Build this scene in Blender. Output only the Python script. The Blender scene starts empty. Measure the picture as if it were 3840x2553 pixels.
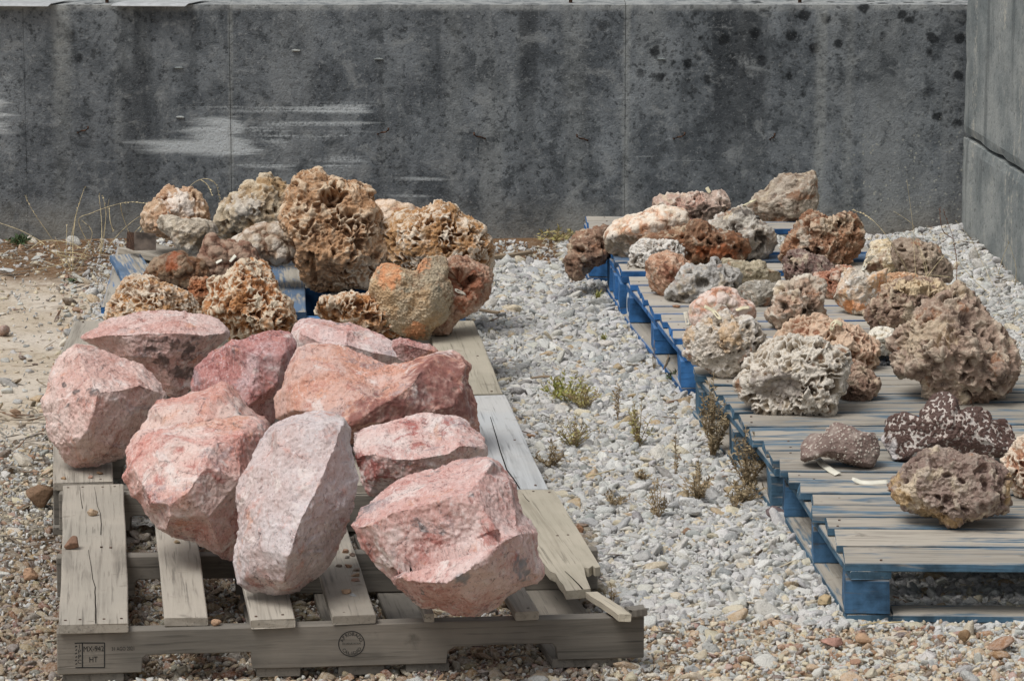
import bpy, bmesh, math, random
import numpy as np
from mathutils import Vector, Matrix
from mathutils.bvhtree import BVHTree
from mathutils.geometry import delaunay_2d_cdt

scene = bpy.context.scene
C = scene.collection
R = math.radians
random.seed(7)

# ------------------------------------------------------------------ camera, sky, sun, exposure
CAM_H = 2.31
FPX = 15000.0                       # focal length in pixels of the 3840 px wide photograph
PITCH = math.atan((1276.5 + 1750.0) / FPX)
cam_d = bpy.data.cameras.new('camera')
cam_d.sensor_width = 36.0
cam_d.lens = 36.0 * FPX / 3840.0
cam_d.clip_end = 600.0
cam_d.clip_start = 0.1
cam = bpy.data.objects.new('camera', cam_d)
cam.location = (0, 0, CAM_H)
cam.rotation_euler = (math.pi / 2 - PITCH, 0, 0)
C.objects.link(cam)
scene.camera = cam

SUN_EL, SUN_AZ = 62.0, -128.0       # high, behind the camera's left shoulder, behind thin cloud
world = bpy.data.worlds.new('World')
scene.world = world
world.use_nodes = True
wn = world.node_tree
wn.nodes.clear()
sky = wn.nodes.new('ShaderNodeTexSky')
sky.sky_type = 'NISHITA'
sky.sun_disc = False
sky.sun_elevation = R(SUN_EL)
sky.sun_rotation = R(SUN_AZ)
sky.dust_density = 4.0
sky.air_density = 1.0
hs = wn.nodes.new('ShaderNodeHueSaturation')      # overcast: nearly colourless sky
hs.inputs['Saturation'].default_value = 0.24
bg = wn.nodes.new('ShaderNodeBackground')
bg.inputs['Strength'].default_value = 0.085
wo = wn.nodes.new('ShaderNodeOutputWorld')
wn.links.new(sky.outputs[0], hs.inputs['Color'])
wn.links.new(hs.outputs[0], bg.inputs['Color'])
wn.links.new(bg.outputs[0], wo.inputs['Surface'])

sun_d = bpy.data.lights.new('sun', 'SUN')
sun_d.energy = 1.5
sun_d.angle = R(28)
sun_d.color = (1.0, 0.985, 0.965)
sun = bpy.data.objects.new('sun', sun_d)
az = R(SUN_AZ)
sdir = Vector((math.sin(az) * math.cos(R(SUN_EL)), math.cos(az) * math.cos(R(SUN_EL)), math.sin(R(SUN_EL))))
sun.rotation_euler = sdir.to_track_quat('Z', 'Y').to_euler()
sun.location = (-3, -3, 8)
C.objects.link(sun)

scene.view_settings.view_transform = 'Standard'
scene.view_settings.look = 'None'
scene.view_settings.exposure = 0.30
scene.view_settings.gamma = 1.0
scene.render.engine = 'CYCLES'
scene.cycles.max_bounces = 6
scene.cycles.diffuse_bounces = 3
scene.cycles.use_denoising = True
scene.cycles.denoiser = 'OPENIMAGEDENOISE'
scene.cycles.denoising_input_passes = 'RGB_ALBEDO_NORMAL'

# ------------------------------------------------------------------ measuring: pixel of the photograph -> point in the place
CP, SP = math.cos(PITCH), math.sin(PITCH)
def ray(x, y):
    X = (x - 1920.0) / FPX
    Y = -(y - 1276.5) / FPX
    return Vector((X, CP + Y * SP, -SP + Y * CP))
def G(x, y, z=0.0):                 # where the line of sight meets the level z
    r = ray(x, y)
    return Vector((0, 0, CAM_H)) + r * ((z - CAM_H) / r.z)
def atY(x, y, Y):                   # ... and where it meets the upright plane at distance Y
    r = ray(x, y)
    return Vector((0, 0, CAM_H)) + r * (Y / r.y)

# ------------------------------------------------------------------ noise
_rs = np.random.RandomState(11)
_PERM = np.concatenate([_rs.permutation(256)] * 3).astype(np.int64)
_GR = _rs.normal(size=(256, 3)); _GR /= np.linalg.norm(_GR, axis=1)[:, None]
_JT = _rs.rand(256, 3); _CR = _rs.rand(256)
def _h(ix, iy, iz):
    return _PERM[_PERM[_PERM[ix & 255] + (iy & 255)] + (iz & 255)]
def perlin(p):
    i = np.floor(p).astype(np.int64); f = p - i
    u = f * f * f * (f * (f * 6 - 15) + 10)
    out = 0
    for dx in (0, 1):
        wx = u[:, 0] if dx else 1 - u[:, 0]
        for dy in (0, 1):
            wy = u[:, 1] if dy else 1 - u[:, 1]
            for dz in (0, 1):
                wz = u[:, 2] if dz else 1 - u[:, 2]
                g = _GR[_h(i[:, 0] + dx, i[:, 1] + dy, i[:, 2] + dz)]
                out = out + wx * wy * wz * (g[:, 0] * (f[:, 0] - dx) + g[:, 1] * (f[:, 1] - dy) + g[:, 2] * (f[:, 2] - dz))
    return out * 1.5
def fbm(p, octv=4, gain=0.5, lac=2.03):
    a, s, t = 1.0, 0.0, 0.0
    q = np.array(p, float)
    for k in range(octv):
        s = s + a * perlin(q + 17.3 * k); t += a
        a *= gain; q = q * lac
    return s / t * 1.4
def ridged(p, octv=4, gain=0.55):
    a, s, t = 1.0, 0.0, 0.0
    q = np.array(p, float)
    for k in range(octv):
        s = s + a * (1 - np.abs(perlin(q + 9.1 * k)) * 2); t += a
        a *= gain; q = q * 2.07
    return s / t
def warp(p, amt):
    return p + amt * np.stack([perlin(p + 31.7), perlin(p + 57.1), perlin(p + 91.9)], 1)
def worley(p):
    i = np.floor(p).astype(np.int64); f = p - i
    n = len(p)
    F1 = np.full(n, 9.0); F2 = np.full(n, 9.0); cid = np.zeros(n)
    for dx in (-1, 0, 1):
        for dy in (-1, 0, 1):
            for dz in (-1, 0, 1):
                hh = _h(i[:, 0] + dx, i[:, 1] + dy, i[:, 2] + dz)
                v = _JT[hh] + np.array([dx, dy, dz]) - f
                d = np.sqrt((v * v).sum(1))
                c = d < F1
                F2 = np.where(c, F1, np.minimum(F2, d))
                cid = np.where(c, _CR[(hh * 7 + 3) & 255], cid)
                F1 = np.where(c, d, F1)
    return F1, F2, cid
def sstep(a, b, x):
    t = np.clip((x - a) / (b - a), 0, 1)
    return t * t * (3 - 2 * t)

# ------------------------------------------------------------------ objects
def tag(o, label=None, cat=None, group=None, kind=None):
    if label: o['label'] = label
    if cat: o['category'] = cat
    if group: o['group'] = group
    if kind: o['kind'] = kind
    return o
def link(name, me, parent=None, loc=(0, 0, 0), rot=(0, 0, 0)):
    o = bpy.data.objects.new(name, me)
    o.location = loc; o.rotation_euler = rot
    if parent is not None: o.parent = parent
    C.objects.link(o)
    return o
def empty(name, loc):
    o = bpy.data.objects.new(name, None)
    o.location = loc; o.empty_display_size = 0.1
    C.objects.link(o)
    return o
def mesh_np(name, V, F, mat=None, smooth=True, attrs=None):
    me = bpy.data.meshes.new(name)
    V = np.asarray(V, np.float32); F = np.asarray(F, np.int32)
    k = F.shape[1]
    me.vertices.add(len(V)); me.vertices.foreach_set('co', V.ravel())
    me.loops.add(F.size); me.loops.foreach_set('vertex_index', F.ravel())
    me.polygons.add(len(F)); me.polygons.foreach_set('loop_start', np.arange(0, F.size, k, dtype=np.int32))
    if smooth: me.polygons.foreach_set('use_smooth', np.ones(len(F), bool))
    for an, av in (attrs or {}).items():
        a = me.attributes.new(an, 'FLOAT', 'POINT'); a.data.foreach_set('value', np.asarray(av, np.float32))
    me.update(calc_edges=True)
    if mat: me.materials.append(mat)
    return me
def mesh_py(name, V, F, mat=None, smooth=False):
    me = bpy.data.meshes.new(name)
    me.from_pydata([tuple(v) for v in V], [], F)
    if smooth:
        for p in me.polygons: p.use_smooth = True
    me.update()
    if mat: me.materials.append(mat)
    return me

# ------------------------------------------------------------------ materials
def lin(c):
    return tuple(((v / 255.0) / 12.92 if v / 255.0 <= 0.04045 else ((v / 255.0 + 0.055) / 1.055) ** 2.4) for v in c[:3]) + (1.0,)
class NT:
    def __init__(s, name):
        s.m = bpy.data.materials.new(name); s.m.use_nodes = True
        s.t = s.m.node_tree; s.t.nodes.clear()
        s.o = s.t.nodes.new('ShaderNodeOutputMaterial')
        s.b = s.t.nodes.new('ShaderNodeBsdfPrincipled')
        s.t.links.new(s.b.outputs[0], s.o.inputs[0])
    def n(s, ty, **kw):
        nd = s.t.nodes.new(ty)
        for k, v in kw.items(): setattr(nd, k, v)
        return nd
    def put(s, sock, v):
        if isinstance(v, bpy.types.NodeSocket): s.t.links.new(v, sock)
        elif v is not None: sock.default_value = v
    def obj(s): return s.n('ShaderNodeTexCoord').outputs['Object']
    def pos(s): return s.n('ShaderNodeNewGeometry').outputs['Position']
    def nrm(s): return s.n('ShaderNodeNewGeometry').outputs['Normal']
    def rnd(s): return s.n('ShaderNodeObjectInfo').outputs['Random']
    def attr(s, name, ty='GEOMETRY', out='Fac'):
        a = s.n('ShaderNodeAttribute'); a.attribute_name = name; a.attribute_type = ty
        return a.outputs[out]
    def vm(s, op, a, b):
        v = s.n('ShaderNodeVectorMath', operation=op); s.put(v.inputs[0], a); s.put(v.inputs[1], b)
        return v.outputs[0]
    def scalevec(s, a, f):
        v = s.n('ShaderNodeVectorMath', operation='SCALE'); s.put(v.inputs[0], a); s.put(v.inputs['Scale'], f)
        return v.outputs[0]
    def sep(s, v):
        x = s.n('ShaderNodeSeparateXYZ'); s.put(x.inputs[0], v); return x.outputs
    def comb(s, x, y, z):
        c = s.n('ShaderNodeCombineXYZ')
        for i, v in enumerate((x, y, z)): s.put(c.inputs[i], v)
        return c.outputs[0]
    def shift(s, v):                 # every object its own piece of the pattern
        r = s.rnd()
        return s.vm('ADD', v, s.comb(s.ma('MULTIPLY', r, 37.0), s.ma('MULTIPLY', r, 91.0), s.ma('MULTIPLY', r, 53.0)))
    def noise(s, v, scale, detail=4.0, rough=0.55, dist=0.0):
        x = s.n('ShaderNodeTexNoise'); s.put(x.inputs['Vector'], v)
        x.inputs['Scale'].default_value = scale; x.inputs['Detail'].default_value = detail
        x.inputs['Roughness'].default_value = rough; x.inputs['Distortion'].default_value = dist
        return x.outputs['Fac']
    def vor(s, v, scale, feature='F1', out='Distance', rand=1.0):
        x = s.n('ShaderNodeTexVoronoi', feature=feature); s.put(x.inputs['Vector'], v)
        x.inputs['Scale'].default_value = scale; x.inputs['Randomness'].default_value = rand
        return x.outputs[out]
    def ma(s, op, a, b=None, clamp=False):
        x = s.n('ShaderNodeMath', operation=op); x.use_clamp = clamp
        s.put(x.inputs[0], a); s.put(x.inputs[1], b)
        return x.outputs[0]
    def rg(s, v, a, b, c=0.0, d=1.0):
        x = s.n('ShaderNodeMapRange', interpolation_type='SMOOTHSTEP')
        s.put(x.inputs['Value'], v)
        x.inputs['From Min'].default_value = a; x.inputs['From Max'].default_value = b
        x.inputs['To Min'].default_value = c; x.inputs['To Max'].default_value = d
        return x.outputs[0]
    def mix(s, f, a, b, blend='MIX'):
        x = s.n('ShaderNodeMix', data_type='RGBA', blend_type=blend)
        s.put(x.inputs[0], f); s.put(x.inputs[6], a); s.put(x.inputs[7], b)
        return x.outputs[2]
    def bump(s, h, strength=0.5, dist=0.01, normal=None):
        x = s.n('ShaderNodeBump'); x.inputs['Strength'].default_value = strength
        x.inputs['Distance'].default_value = dist
        s.put(x.inputs['Height'], h)
        if normal is not None: s.put(x.inputs['Normal'], normal)
        return x.outputs[0]
    def done(s, col, rough=0.85, normal=None, spec=0.25, metal=0.0):
        s.put(s.b.inputs['Base Color'], col); s.put(s.b.inputs['Roughness'], rough)
        s.b.inputs['Specular IOR Level'].default_value = spec
        s.b.inputs['Metallic'].default_value = metal
        if normal is not None: s.put(s.b.inputs['Normal'], normal)
        return s.m

def mat_plain(name, col, rough=0.6, spec=0.3, var=0.0, metal=0.0, scale=40.0):
    k = NT(name)
    c = lin(col)
    if var:
        v = k.noise(k.shift(k.obj()), scale, 4)
        c = k.mix(k.rg(v, 0.3, 0.7), lin([max(0, x * (1 - var)) for x in col]), lin([min(255, x * (1 + var)) for x in col]))
    return k.done(c, rough, None, spec, metal)

def mat_concrete():
    k = NT('weathered_concrete')
    p = k.pos(); x, y, z = k.sep(p)
    big = k.noise(p, 2.1, 4, 0.65)
    mid = k.noise(p, 7.0, 6, 0.65)
    fine = k.noise(p, 48.0, 3, 0.65)
    grit = k.noise(p, 140.0, 2, 0.6)
    strk = k.noise(k.vm('MULTIPLY', p, (1.0, 1.0, 0.10)), 6.0, 5, 0.6)
    col = k.mix(k.rg(mid, 0.36, 0.66), lin((84, 89, 93)), lin((130, 135, 138)))
    col = k.mix(k.rg(big, 0.35, 0.65, 0, 0.5), col, lin((100, 104, 108)))
    col = k.mix(k.rg(strk, 0.50, 0.72, 0, 0.62), col, lin((142, 145, 144)))
    col = k.mix(k.rg(strk, 0.50, 0.30, 0, 0.42), col, lin((68, 72, 75)))
    col = k.mix(k.rg(fine, 0.56, 0.76, 0, 0.55), col, lin((156, 159, 159)))
    col = k.mix(k.rg(fine, 0.46, 0.32, 0, 0.75), col, lin((52, 55, 57)))
    drip = k.noise(k.vm('MULTIPLY', k.vm('ADD', p, (4.4, 0, 0)), (1.0, 1.0, 0.06)), 4.2, 4, 0.6)
    col = k.mix(k.ma('MULTIPLY', k.rg(drip, 0.46, 0.34), k.rg(z, 0.0, 0.7, 0.2, 0.75)), col, lin((48, 51, 54)))
    col = k.mix(k.ma('MULTIPLY', k.rg(drip, 0.54, 0.68), k.rg(z, 0.7, 0.1, 0.35, 0.75)), col, lin((140, 143, 143)))
    bl = k.noise(k.vm('ADD', p, (3.1, 0.0, 8.2)), 11.0, 7, 0.72, 0.5)
    col = k.mix(k.rg(bl, 0.54, 0.66, 0, 0.75), col, lin((138, 141, 141)))
    col = k.mix(k.rg(bl, 0.47, 0.36, 0, 0.8), col, lin((70, 74, 77)))
    # pale foot of the wall and worn top edge
    col = k.mix(k.ma('MULTIPLY', k.rg(z, 0.16, 0.02), k.rg(mid, 0.3, 0.6, 0.15, 0.8)), col, lin((140, 138, 131)))
    col = k.mix(k.ma('MULTIPLY', k.rg(z, 0.752, 0.776), k.rg(k.noise(p, 22.0, 4), 0.35, 0.6, 0.3, 1.0)), col, lin((158, 160, 158)))
    # black lichen spots, thicker high up on the right
    reg = k.ma('ADD', k.noise(p, 2.2, 2), k.ma('ADD', k.rg(x, -0.2, 1.0, -0.05, 0.16), k.rg(z, 0.2, 0.75, -0.08, 0.07)))
    wp = k.vm('ADD', p, k.scalevec(k.comb(k.noise(p, 30, 3), k.noise(k.vm('ADD', p, (5, 5, 5)), 30, 3), k.noise(k.vm('ADD', p, (9, 2, 7)), 30, 3)), 0.035))
    sp1 = k.ma('MULTIPLY', k.rg(k.vor(wp, 15.0), 0.36, 0.20), k.rg(reg, 0.60, 0.70))
    sp2 = k.ma('MULTIPLY', k.rg(k.vor(wp, 42.0), 0.34, 0.18), k.rg(reg, 0.48, 0.66))
    col = k.mix(k.ma('MULTIPLY', sp2, 0.5), col, lin((34, 36, 38)))
    col = k.mix(k.ma('MULTIPLY', sp1, 0.85), col, lin((30, 32, 34)))
    # whitish scuffs left by a loader bucket: (x0, x1, z0, z1, threshold)
    def wz(px, py):
        q = atY(px, py, 13.2); return q.x, q.z
    sx = k.noise(k.vm('MULTIPLY', p, (1.6, 1.0, 70.0)), 1.0, 3, 0.6)
    sg = k.noise(p, 110.0, 2, 0.7)
    xj = k.ma('ADD', x, k.ma('MULTIPLY', k.ma('SUBTRACT', k.noise(k.vm('MULTIPLY', p, (3.0, 1.0, 45.0)), 1.0, 3, 0.6), 0.5), 0.30))
    for (a0, b0, a1, b1, thr, am) in [(660, 430, 925, 594, 0.22, 0.75), (440, 515, 830, 584, 0.28, 0.75), (600, 470, 1000, 505, 0.46, 0.6), (590, 398, 905, 412, 0.45, 0.55),
                                      (900, 462, 1075, 568, 0.47, 0.55), (1050, 376, 1410, 436, 0.42, 0.75), (700, 393, 1400, 428, 0.46, 0.65), (900, 452, 1395, 478, 0.42, 0.75), (950, 486, 1370, 530, 0.46, 0.65),
                                      (860, 604, 1130, 642, 0.44, 0.65), (1150, 572, 1380, 648, 0.46, 0.6), (1400, 660, 1640, 684, 0.48, 0.5), (1390, 728, 1620, 742, 0.40, 0.5), (1420, 640, 1560, 655, 0.5, 0.4),
                                      (2370, 580, 2440, 592, 0.42, 0.6), (2340, 352, 2410, 375, 0.45, 0.5), (3120, 405, 3250, 420, 0.48, 0.4), (2390, 600, 2700, 606, 0.5, 0.4), (-60, 340, 32, 512, 0.25, 0.85), (0, 270, 60, 310, 0.45, 0.5)]:
        x0, z1 = wz(a0, b0); x1, z0 = wz(a1, b1)
        ex = min(0.16, 0.6 * (x1 - x0)); ez = min(0.02, 0.45 * (z1 - z0))
        m = k.ma('MULTIPLY', k.rg(xj, x0, x0 + ex), k.rg(xj, x1 + 0.02, x1 - 0.04))
        m = k.ma('MULTIPLY', m, k.ma('MULTIPLY', k.rg(z, z0, z0 + ez), k.rg(z, z1, z1 - ez)))
        m = k.ma('MULTIPLY', m, k.rg(k.ma('ADD', sx, k.ma('MULTIPLY', k.ma('SUBTRACT', sg, 0.5), 0.55)), thr - 0.10, thr + 0.20, 0, min(0.95, am * 1.35)))
        col = k.mix(m, col, lin((190, 195, 196)))
    # light run-down streaks at given places
    for (px, w, z0, am) in [(225, 0.045, 0.42, 0.6), (3075, 0.035, 0.0, 0.5), (2352, 0.02, 0.0, 0.5), (3190, 0.02, 0.25, 0.25), (868, 0.012, 0.1, 0.4), (1700, 0.06, 0.25, 0.2), (2150, 0.05, 0.3, 0.25)]:
        xx = wz(px, 200)[0]
        d = k.ma('ABSOLUTE', k.ma('SUBTRACT', k.ma('ADD', x, k.ma('MULTIPLY', k.ma('SUBTRACT', strk, 0.5), 0.08)), xx))
        m = k.ma('MULTIPLY', k.rg(d, w, w * 0.2), k.rg(z, z0 - 0.1, z0 + 0.25, 0.15, am))
        col = k.mix(k.ma('MULTIPLY', m, k.rg(fine, 0.3, 0.6, 0.4, 1.0)), col, lin((160, 162, 158)))
    # exposed aggregate low on the right
    agg = k.ma('MULTIPLY', k.rg(k.vor(p, 70.0), 0.30, 0.18), k.ma('MULTIPLY', k.rg(x, 0.95, 1.25), k.rg(z, 0.52, 0.25)))
    col = k.mix(k.ma('MULTIPLY', agg, k.rg(k.noise(p, 25, 3), 0.45, 0.6)), col, lin((165, 165, 155)))
    col = k.mix(k.rg(grit, 0.60, 0.78, 0, 0.6), col, lin((165, 166, 164)))
    col = k.mix(k.rg(grit, 0.40, 0.24, 0, 0.7), col, lin((32, 34, 36)))
    h = k.ma('ADD', k.ma('MULTIPLY', grit, 0.5), k.ma('ADD', k.ma('MULTIPLY', fine, 0.9), k.ma('MULTIPLY', k.rg(k.vor(p, 55.0), 0.0, 0.16), 0.35)))
    return k.done(col, 0.92, k.bump(h, 0.6, 0.006), 0.15)

def mat_concrete_block():
    k = NT('pale_concrete_block')
    p = k.pos(); x, y, z = k.sep(p)
    mid = k.noise(p, 5.0, 5, 0.6); fine = k.noise(p, 48.0, 3, 0.65); grit = k.noise(p, 140.0, 2, 0.6)
    strk = k.noise(k.vm('MULTIPLY', p, (1.0, 1.0, 0.08)), 9.0, 5, 0.6)
    col = k.mix(k.rg(mid, 0.35, 0.65), lin((120, 126, 126)), lin((156, 159, 156)))
    col = k.mix(k.rg(strk, 0.46, 0.32, 0, 0.6), col, lin((78, 84, 85)))
    col = k.mix(k.rg(strk, 0.58, 0.70, 0, 0.55), col, lin((168, 167, 158)))
    col = k.mix(k.ma('MULTIPLY', k.rg(strk, 0.53, 0.62), k.rg(fine, 0.50, 0.60, 0, 0.8)), col, lin((184, 180, 168)))
    col = k.mix(k.rg(fine, 0.44, 0.30, 0, 0.5), col, lin((78, 80, 80)))
    col = k.mix(k.rg(grit, 0.62, 0.76, 0, 0.5), col, lin((180, 180, 176)))
    h = k.ma('ADD', k.ma('MULTIPLY', grit, 0.5), fine)
    return k.done(col, 0.92, k.bump(h, 0.5, 0.005), 0.15)

def mat_wood(name, light, dark, blue=None, blue_side=0.0, blue_top=0.0):
    k = NT(name)
    p = k.shift(k.obj())
    g1 = k.noise(k.vm('MULTIPLY', p, (2.2, 40.0, 40.0)), 1.0, 5, 0.65, 0.6)
    g2 = k.noise(k.vm('MULTIPLY', p, (5.0, 130.0, 130.0)), 1.0, 3, 0.6)
    cl = k.noise(p, 3.5, 4)
    st = k.noise(p, 14.0, 5, 0.6)
    rn = k.rnd()
    tint = k.mix(rn, lin([v * 0.90 for v in light]), lin([min(255, v * 1.06) for v in light]))
    col = k.mix(k.rg(g1, 0.46, 0.74, 0, 0.75), tint, lin(dark))
    col = k.mix(k.rg(cl, 0.42, 0.66, 0, 0.55), col, lin([min(255, a * 0.62 + b * 0.40) for a, b in zip(light, (196, 184, 168))]))
    col = k.mix(k.rg(st, 0.60, 0.75, 0, 0.5), col, lin([v * 0.72 for v in dark]))
    col = k.mix(k.rg(g2, 0.54, 0.76, 0, 0.6), col, lin([v * 0.62 for v in dark]))
    # drying checks along the grain
    ck = k.noise(k.vm('MULTIPLY', p, (1.1, 55.0, 55.0)), 1.0, 2, 0.5, 0.3)
    ckm = k.ma('MULTIPLY', k.rg(k.ma('ABSOLUTE', k.ma('SUBTRACT', ck, 0.5)), 0.016, 0.004), k.rg(k.noise(p, 5.0, 2), 0.56, 0.66))
    col = k.mix(k.ma('MULTIPLY', ckm, 0.28), col, lin((40, 36, 32)))
    hb = k.ma('SUBTRACT', k.ma('ADD', k.ma('MULTIPLY', g2, 0.5), g1), ckm)
    if blue:
        nz = k.sep(k.nrm())[2]
        wear = k.noise(k.vm('MULTIPLY', p, (3.2, 15.0, 15.0)), 1.0, 4, 0.62)
        wf = k.noise(k.vm('MULTIPLY', p, (8.0, 120.0, 120.0)), 1.0, 3, 0.6)
        w = k.ma('ADD', k.ma('MULTIPLY', wear, 0.7), k.ma('MULTIPLY', wf, 0.3))
        thr_side = 0.5 + (1 - blue_side) * 0.35 - 0.30 * blue_side
        side = k.rg(w, thr_side - 0.05, thr_side + 0.05)
        thr_top = 0.5 + (1 - blue_top) * 0.22 - 0.25 * blue_top
        top = k.rg(w, thr_top - 0.04, thr_top + 0.05)
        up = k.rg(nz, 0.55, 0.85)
        m = k.ma('ADD', k.ma('MULTIPLY', up, top), k.ma('MULTIPLY', k.ma('SUBTRACT', 1.0, up), side), True)
        bc = k.mix(k.rg(st, 0.35, 0.7), lin(blue), lin([v * 0.62 for v in blue]))
        bc = k.mix(k.rg(g2, 0.55, 0.72, 0, 0.5), bc, lin([v * 0.5 for v in blue]))
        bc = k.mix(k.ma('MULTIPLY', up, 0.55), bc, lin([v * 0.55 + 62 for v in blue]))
        col = k.mix(m, col, bc)
    return k.done(col, 0.85, k.bump(hb, 0.45, 0.003), 0.2)

def mat_rock(name, A, B, Cc, D, seed, kind='rough', pin=(0.62, 0.9), din=(0.38, 0.1), bands=0.0, spots=None, gloss=0.8, fine_amt=0.5, mixt=0.0):
    k = NT(name)
    p = k.vm('ADD', k.obj(), (seed * 1.7, seed * 2.3, seed * 0.9))
    pit = k.attr('pit')
    n1 = k.noise(p, 9.0, 4, 0.6, 0.4)
    n2 = k.noise(k.vm('ADD', p, (3.3, 7.7, 1.1)), 26.0, 5, 0.62, 0.3)
    n3 = k.noise(p, 85.0, 3, 0.65)
    n4 = k.noise(p, 190.0, 2, 0.6)
    col = k.mix(k.rg(n1, 0.40, 0.60), lin(A), lin(B))
    if bands:
        bp = k.vm('MULTIPLY', k.vm('ADD', p, k.scalevec(k.comb(n1, n2, n1), 0.03)), (14.0, 10.0, bands))
        bn = k.noise(bp, 1.0, 4, 0.6)
        col = k.mix(k.rg(bn, 0.42, 0.62, 0, 0.8), col, lin(Cc))
    col = k.mix(k.rg(n2, 0.48, 0.68, 0, 0.75), col, k.mix(0.5, lin(B), lin(Cc)))
    col = k.mix(k.rg(n2, 0.44, 0.28, 0, 0.6), col, k.mix(0.5, lin(A), lin(D)))
    if mixt:
        for j, (cc, sc_, th_) in enumerate((((208, 192, 166), 13.0, 0.56), ((150, 104, 74), 15.0, 0.58), ((92, 76, 66), 17.0, 0.58), ((178, 164, 146), 22.0, 0.56))):
            bn_ = k.noise(k.vm('ADD', p, (5.1 * j + 2, 3.7 * j, 7.9)), sc_, 4, 0.66, 0.5)
            col = k.mix(k.rg(bn_, th_, th_ + 0.09, 0, mixt), col, lin(cc))
    wob = k.ma('MULTIPLY', k.ma('SUBTRACT', n2, 0.5), 0.55)
    pw = k.ma('ADD', pit, wob)
    col = k.mix(k.rg(pw, pin[0], pin[1], 0, 0.92), col, lin(Cc))
    col = k.mix(k.rg(pw, din[0], din[1], 0, 0.85), col, lin(D))
    if spots:
        col = k.mix(k.ma('MULTIPLY', k.rg(k.noise(k.vm('ADD', p, (8, 3, 5)), 14.0, 4, 0.6), 0.60, 0.68), 0.85), col, lin(spots))
    dk = [v * 0.5 for v in D]
    col = k.mix(k.rg(n3, 0.58, 0.76, 0, fine_amt), col, lin([min(255, v * 1.10) for v in Cc]))
    col = k.mix(k.rg(n3, 0.42, 0.26, 0, fine_amt * 1.2), col, lin([v * 0.62 for v in D]))
    col = k.mix(k.rg(n4, 0.58, 0.75, 0, 0.35), col, lin([min(255, v * 1.12) for v in Cc]))
    h = k.ma('ADD', k.ma('MULTIPLY', n3, 1.0), k.ma('MULTIPLY', n4, 0.4))
    return k.done(col, gloss, k.bump(h, 0.75, 0.006), 0.3)

def mat_pink(name, A, B, Cc, D, seed, streak=(30.0, 9.0, 9.0), dark=0.64, patch=None):
    k = NT(name)
    p = k.vm('ADD', k.obj(), (seed * 1.3, seed * 2.9, seed * 0.7))
    n1 = k.noise(p, 6.5, 4, 0.6, 0.5)
    n2 = k.noise(k.vm('ADD', p, (2.2, 9.1, 4.4)), 17.0, 6, 0.68, 0.8)
    q = k.n('ShaderNodeMapping'); k.put(q.inputs['Vector'], p)
    q.inputs['Rotation'].default_value = (0.3, 0.5 + 0.2 * (seed % 5), 0.4 * (seed % 7))
    q.inputs['Scale'].default_value = streak
    st = k.noise(q.outputs[0], 3.5, 6, 0.72, 0.7)
    n3 = k.noise(p, 75.0, 3, 0.7)
    n4 = k.noise(p, 180.0, 2, 0.6)
    vn = k.vor(k.vm('ADD', p, k.scalevec(k.comb(n2, n1, n2), 0.06)), 13.0, 'DISTANCE_TO_EDGE')
    col = k.mix(k.rg(n1, 0.38, 0.62), lin(A), lin(B))
    col = k.mix(k.rg(n2, 0.50, 0.68, 0, 0.85), col, lin(Cc))
    if patch:
        col = k.mix(k.rg(n1, 0.36, 0.56, 1.0, 0.0), col, lin(patch))
    for j, (cc, sc_, th_, am_) in enumerate((((150, 142, 146), 10.0, 0.58, 0.6), ((224, 212, 206), 12.0, 0.55, 0.7), ((204, 144, 112), 8.0, 0.58, 0.55), ((150, 88, 80), 13.0, 0.60, 0.6))):
        bn_ = k.noise(k.vm('ADD', p, (6.1 * j + 1, 2.7 * j, 4.9 + seed)), sc_, 5, 0.68, 0.7)
        col = k.mix(k.rg(bn_, th_, th_ + 0.10, 0, am_), col, lin(cc))
    col = k.mix(k.rg(st, 0.52, 0.70, 0, 0.75), col, lin([min(255, v * 1.06) for v in B]))
    col = k.mix(k.rg(st, 0.45, 0.30, 0, 0.7), col, lin([v * 0.86 for v in Cc]))
    col = k.mix(k.ma('MULTIPLY', k.rg(vn, 0.016, 0.004), k.rg(n2, 0.46, 0.60, 0, 0.7)), col, lin([v * 0.75 for v in D]))
    dn = k.noise(k.vm('ADD', p, (4.4, 1.2, 8.8)), 11.0, 6, 0.70, 0.6)
    col = k.mix(k.ma('MULTIPLY', k.rg(dn, dark, dark + 0.08), k.rg(n3, 0.40, 0.55, 0.3, 0.95)), col, lin(D))
    col = k.mix(k.rg(n3, 0.56, 0.74, 0, 0.55), col, lin([min(255, 0.35 * v + 150) for v in B]))
    col = k.mix(k.rg(n3, 0.44, 0.27, 0, 0.6), col, lin([v * 0.55 for v in Cc]))
    col = k.mix(k.rg(n4, 0.58, 0.74, 0, 0.45), col, lin((228, 214, 208)))
    col = k.mix(k.rg(n4, 0.42, 0.28, 0, 0.4), col, lin([v * 0.6 for v in D]))
    h = k.ma('ADD', k.ma('MULTIPLY', n3, 1.0), k.ma('ADD', k.ma('MULTIPLY', st, 0.9), k.ma('MULTIPLY', n4, 0.35)))
    return k.done(col, 0.78, k.bump(h, 0.55, 0.004), 0.3)

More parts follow.
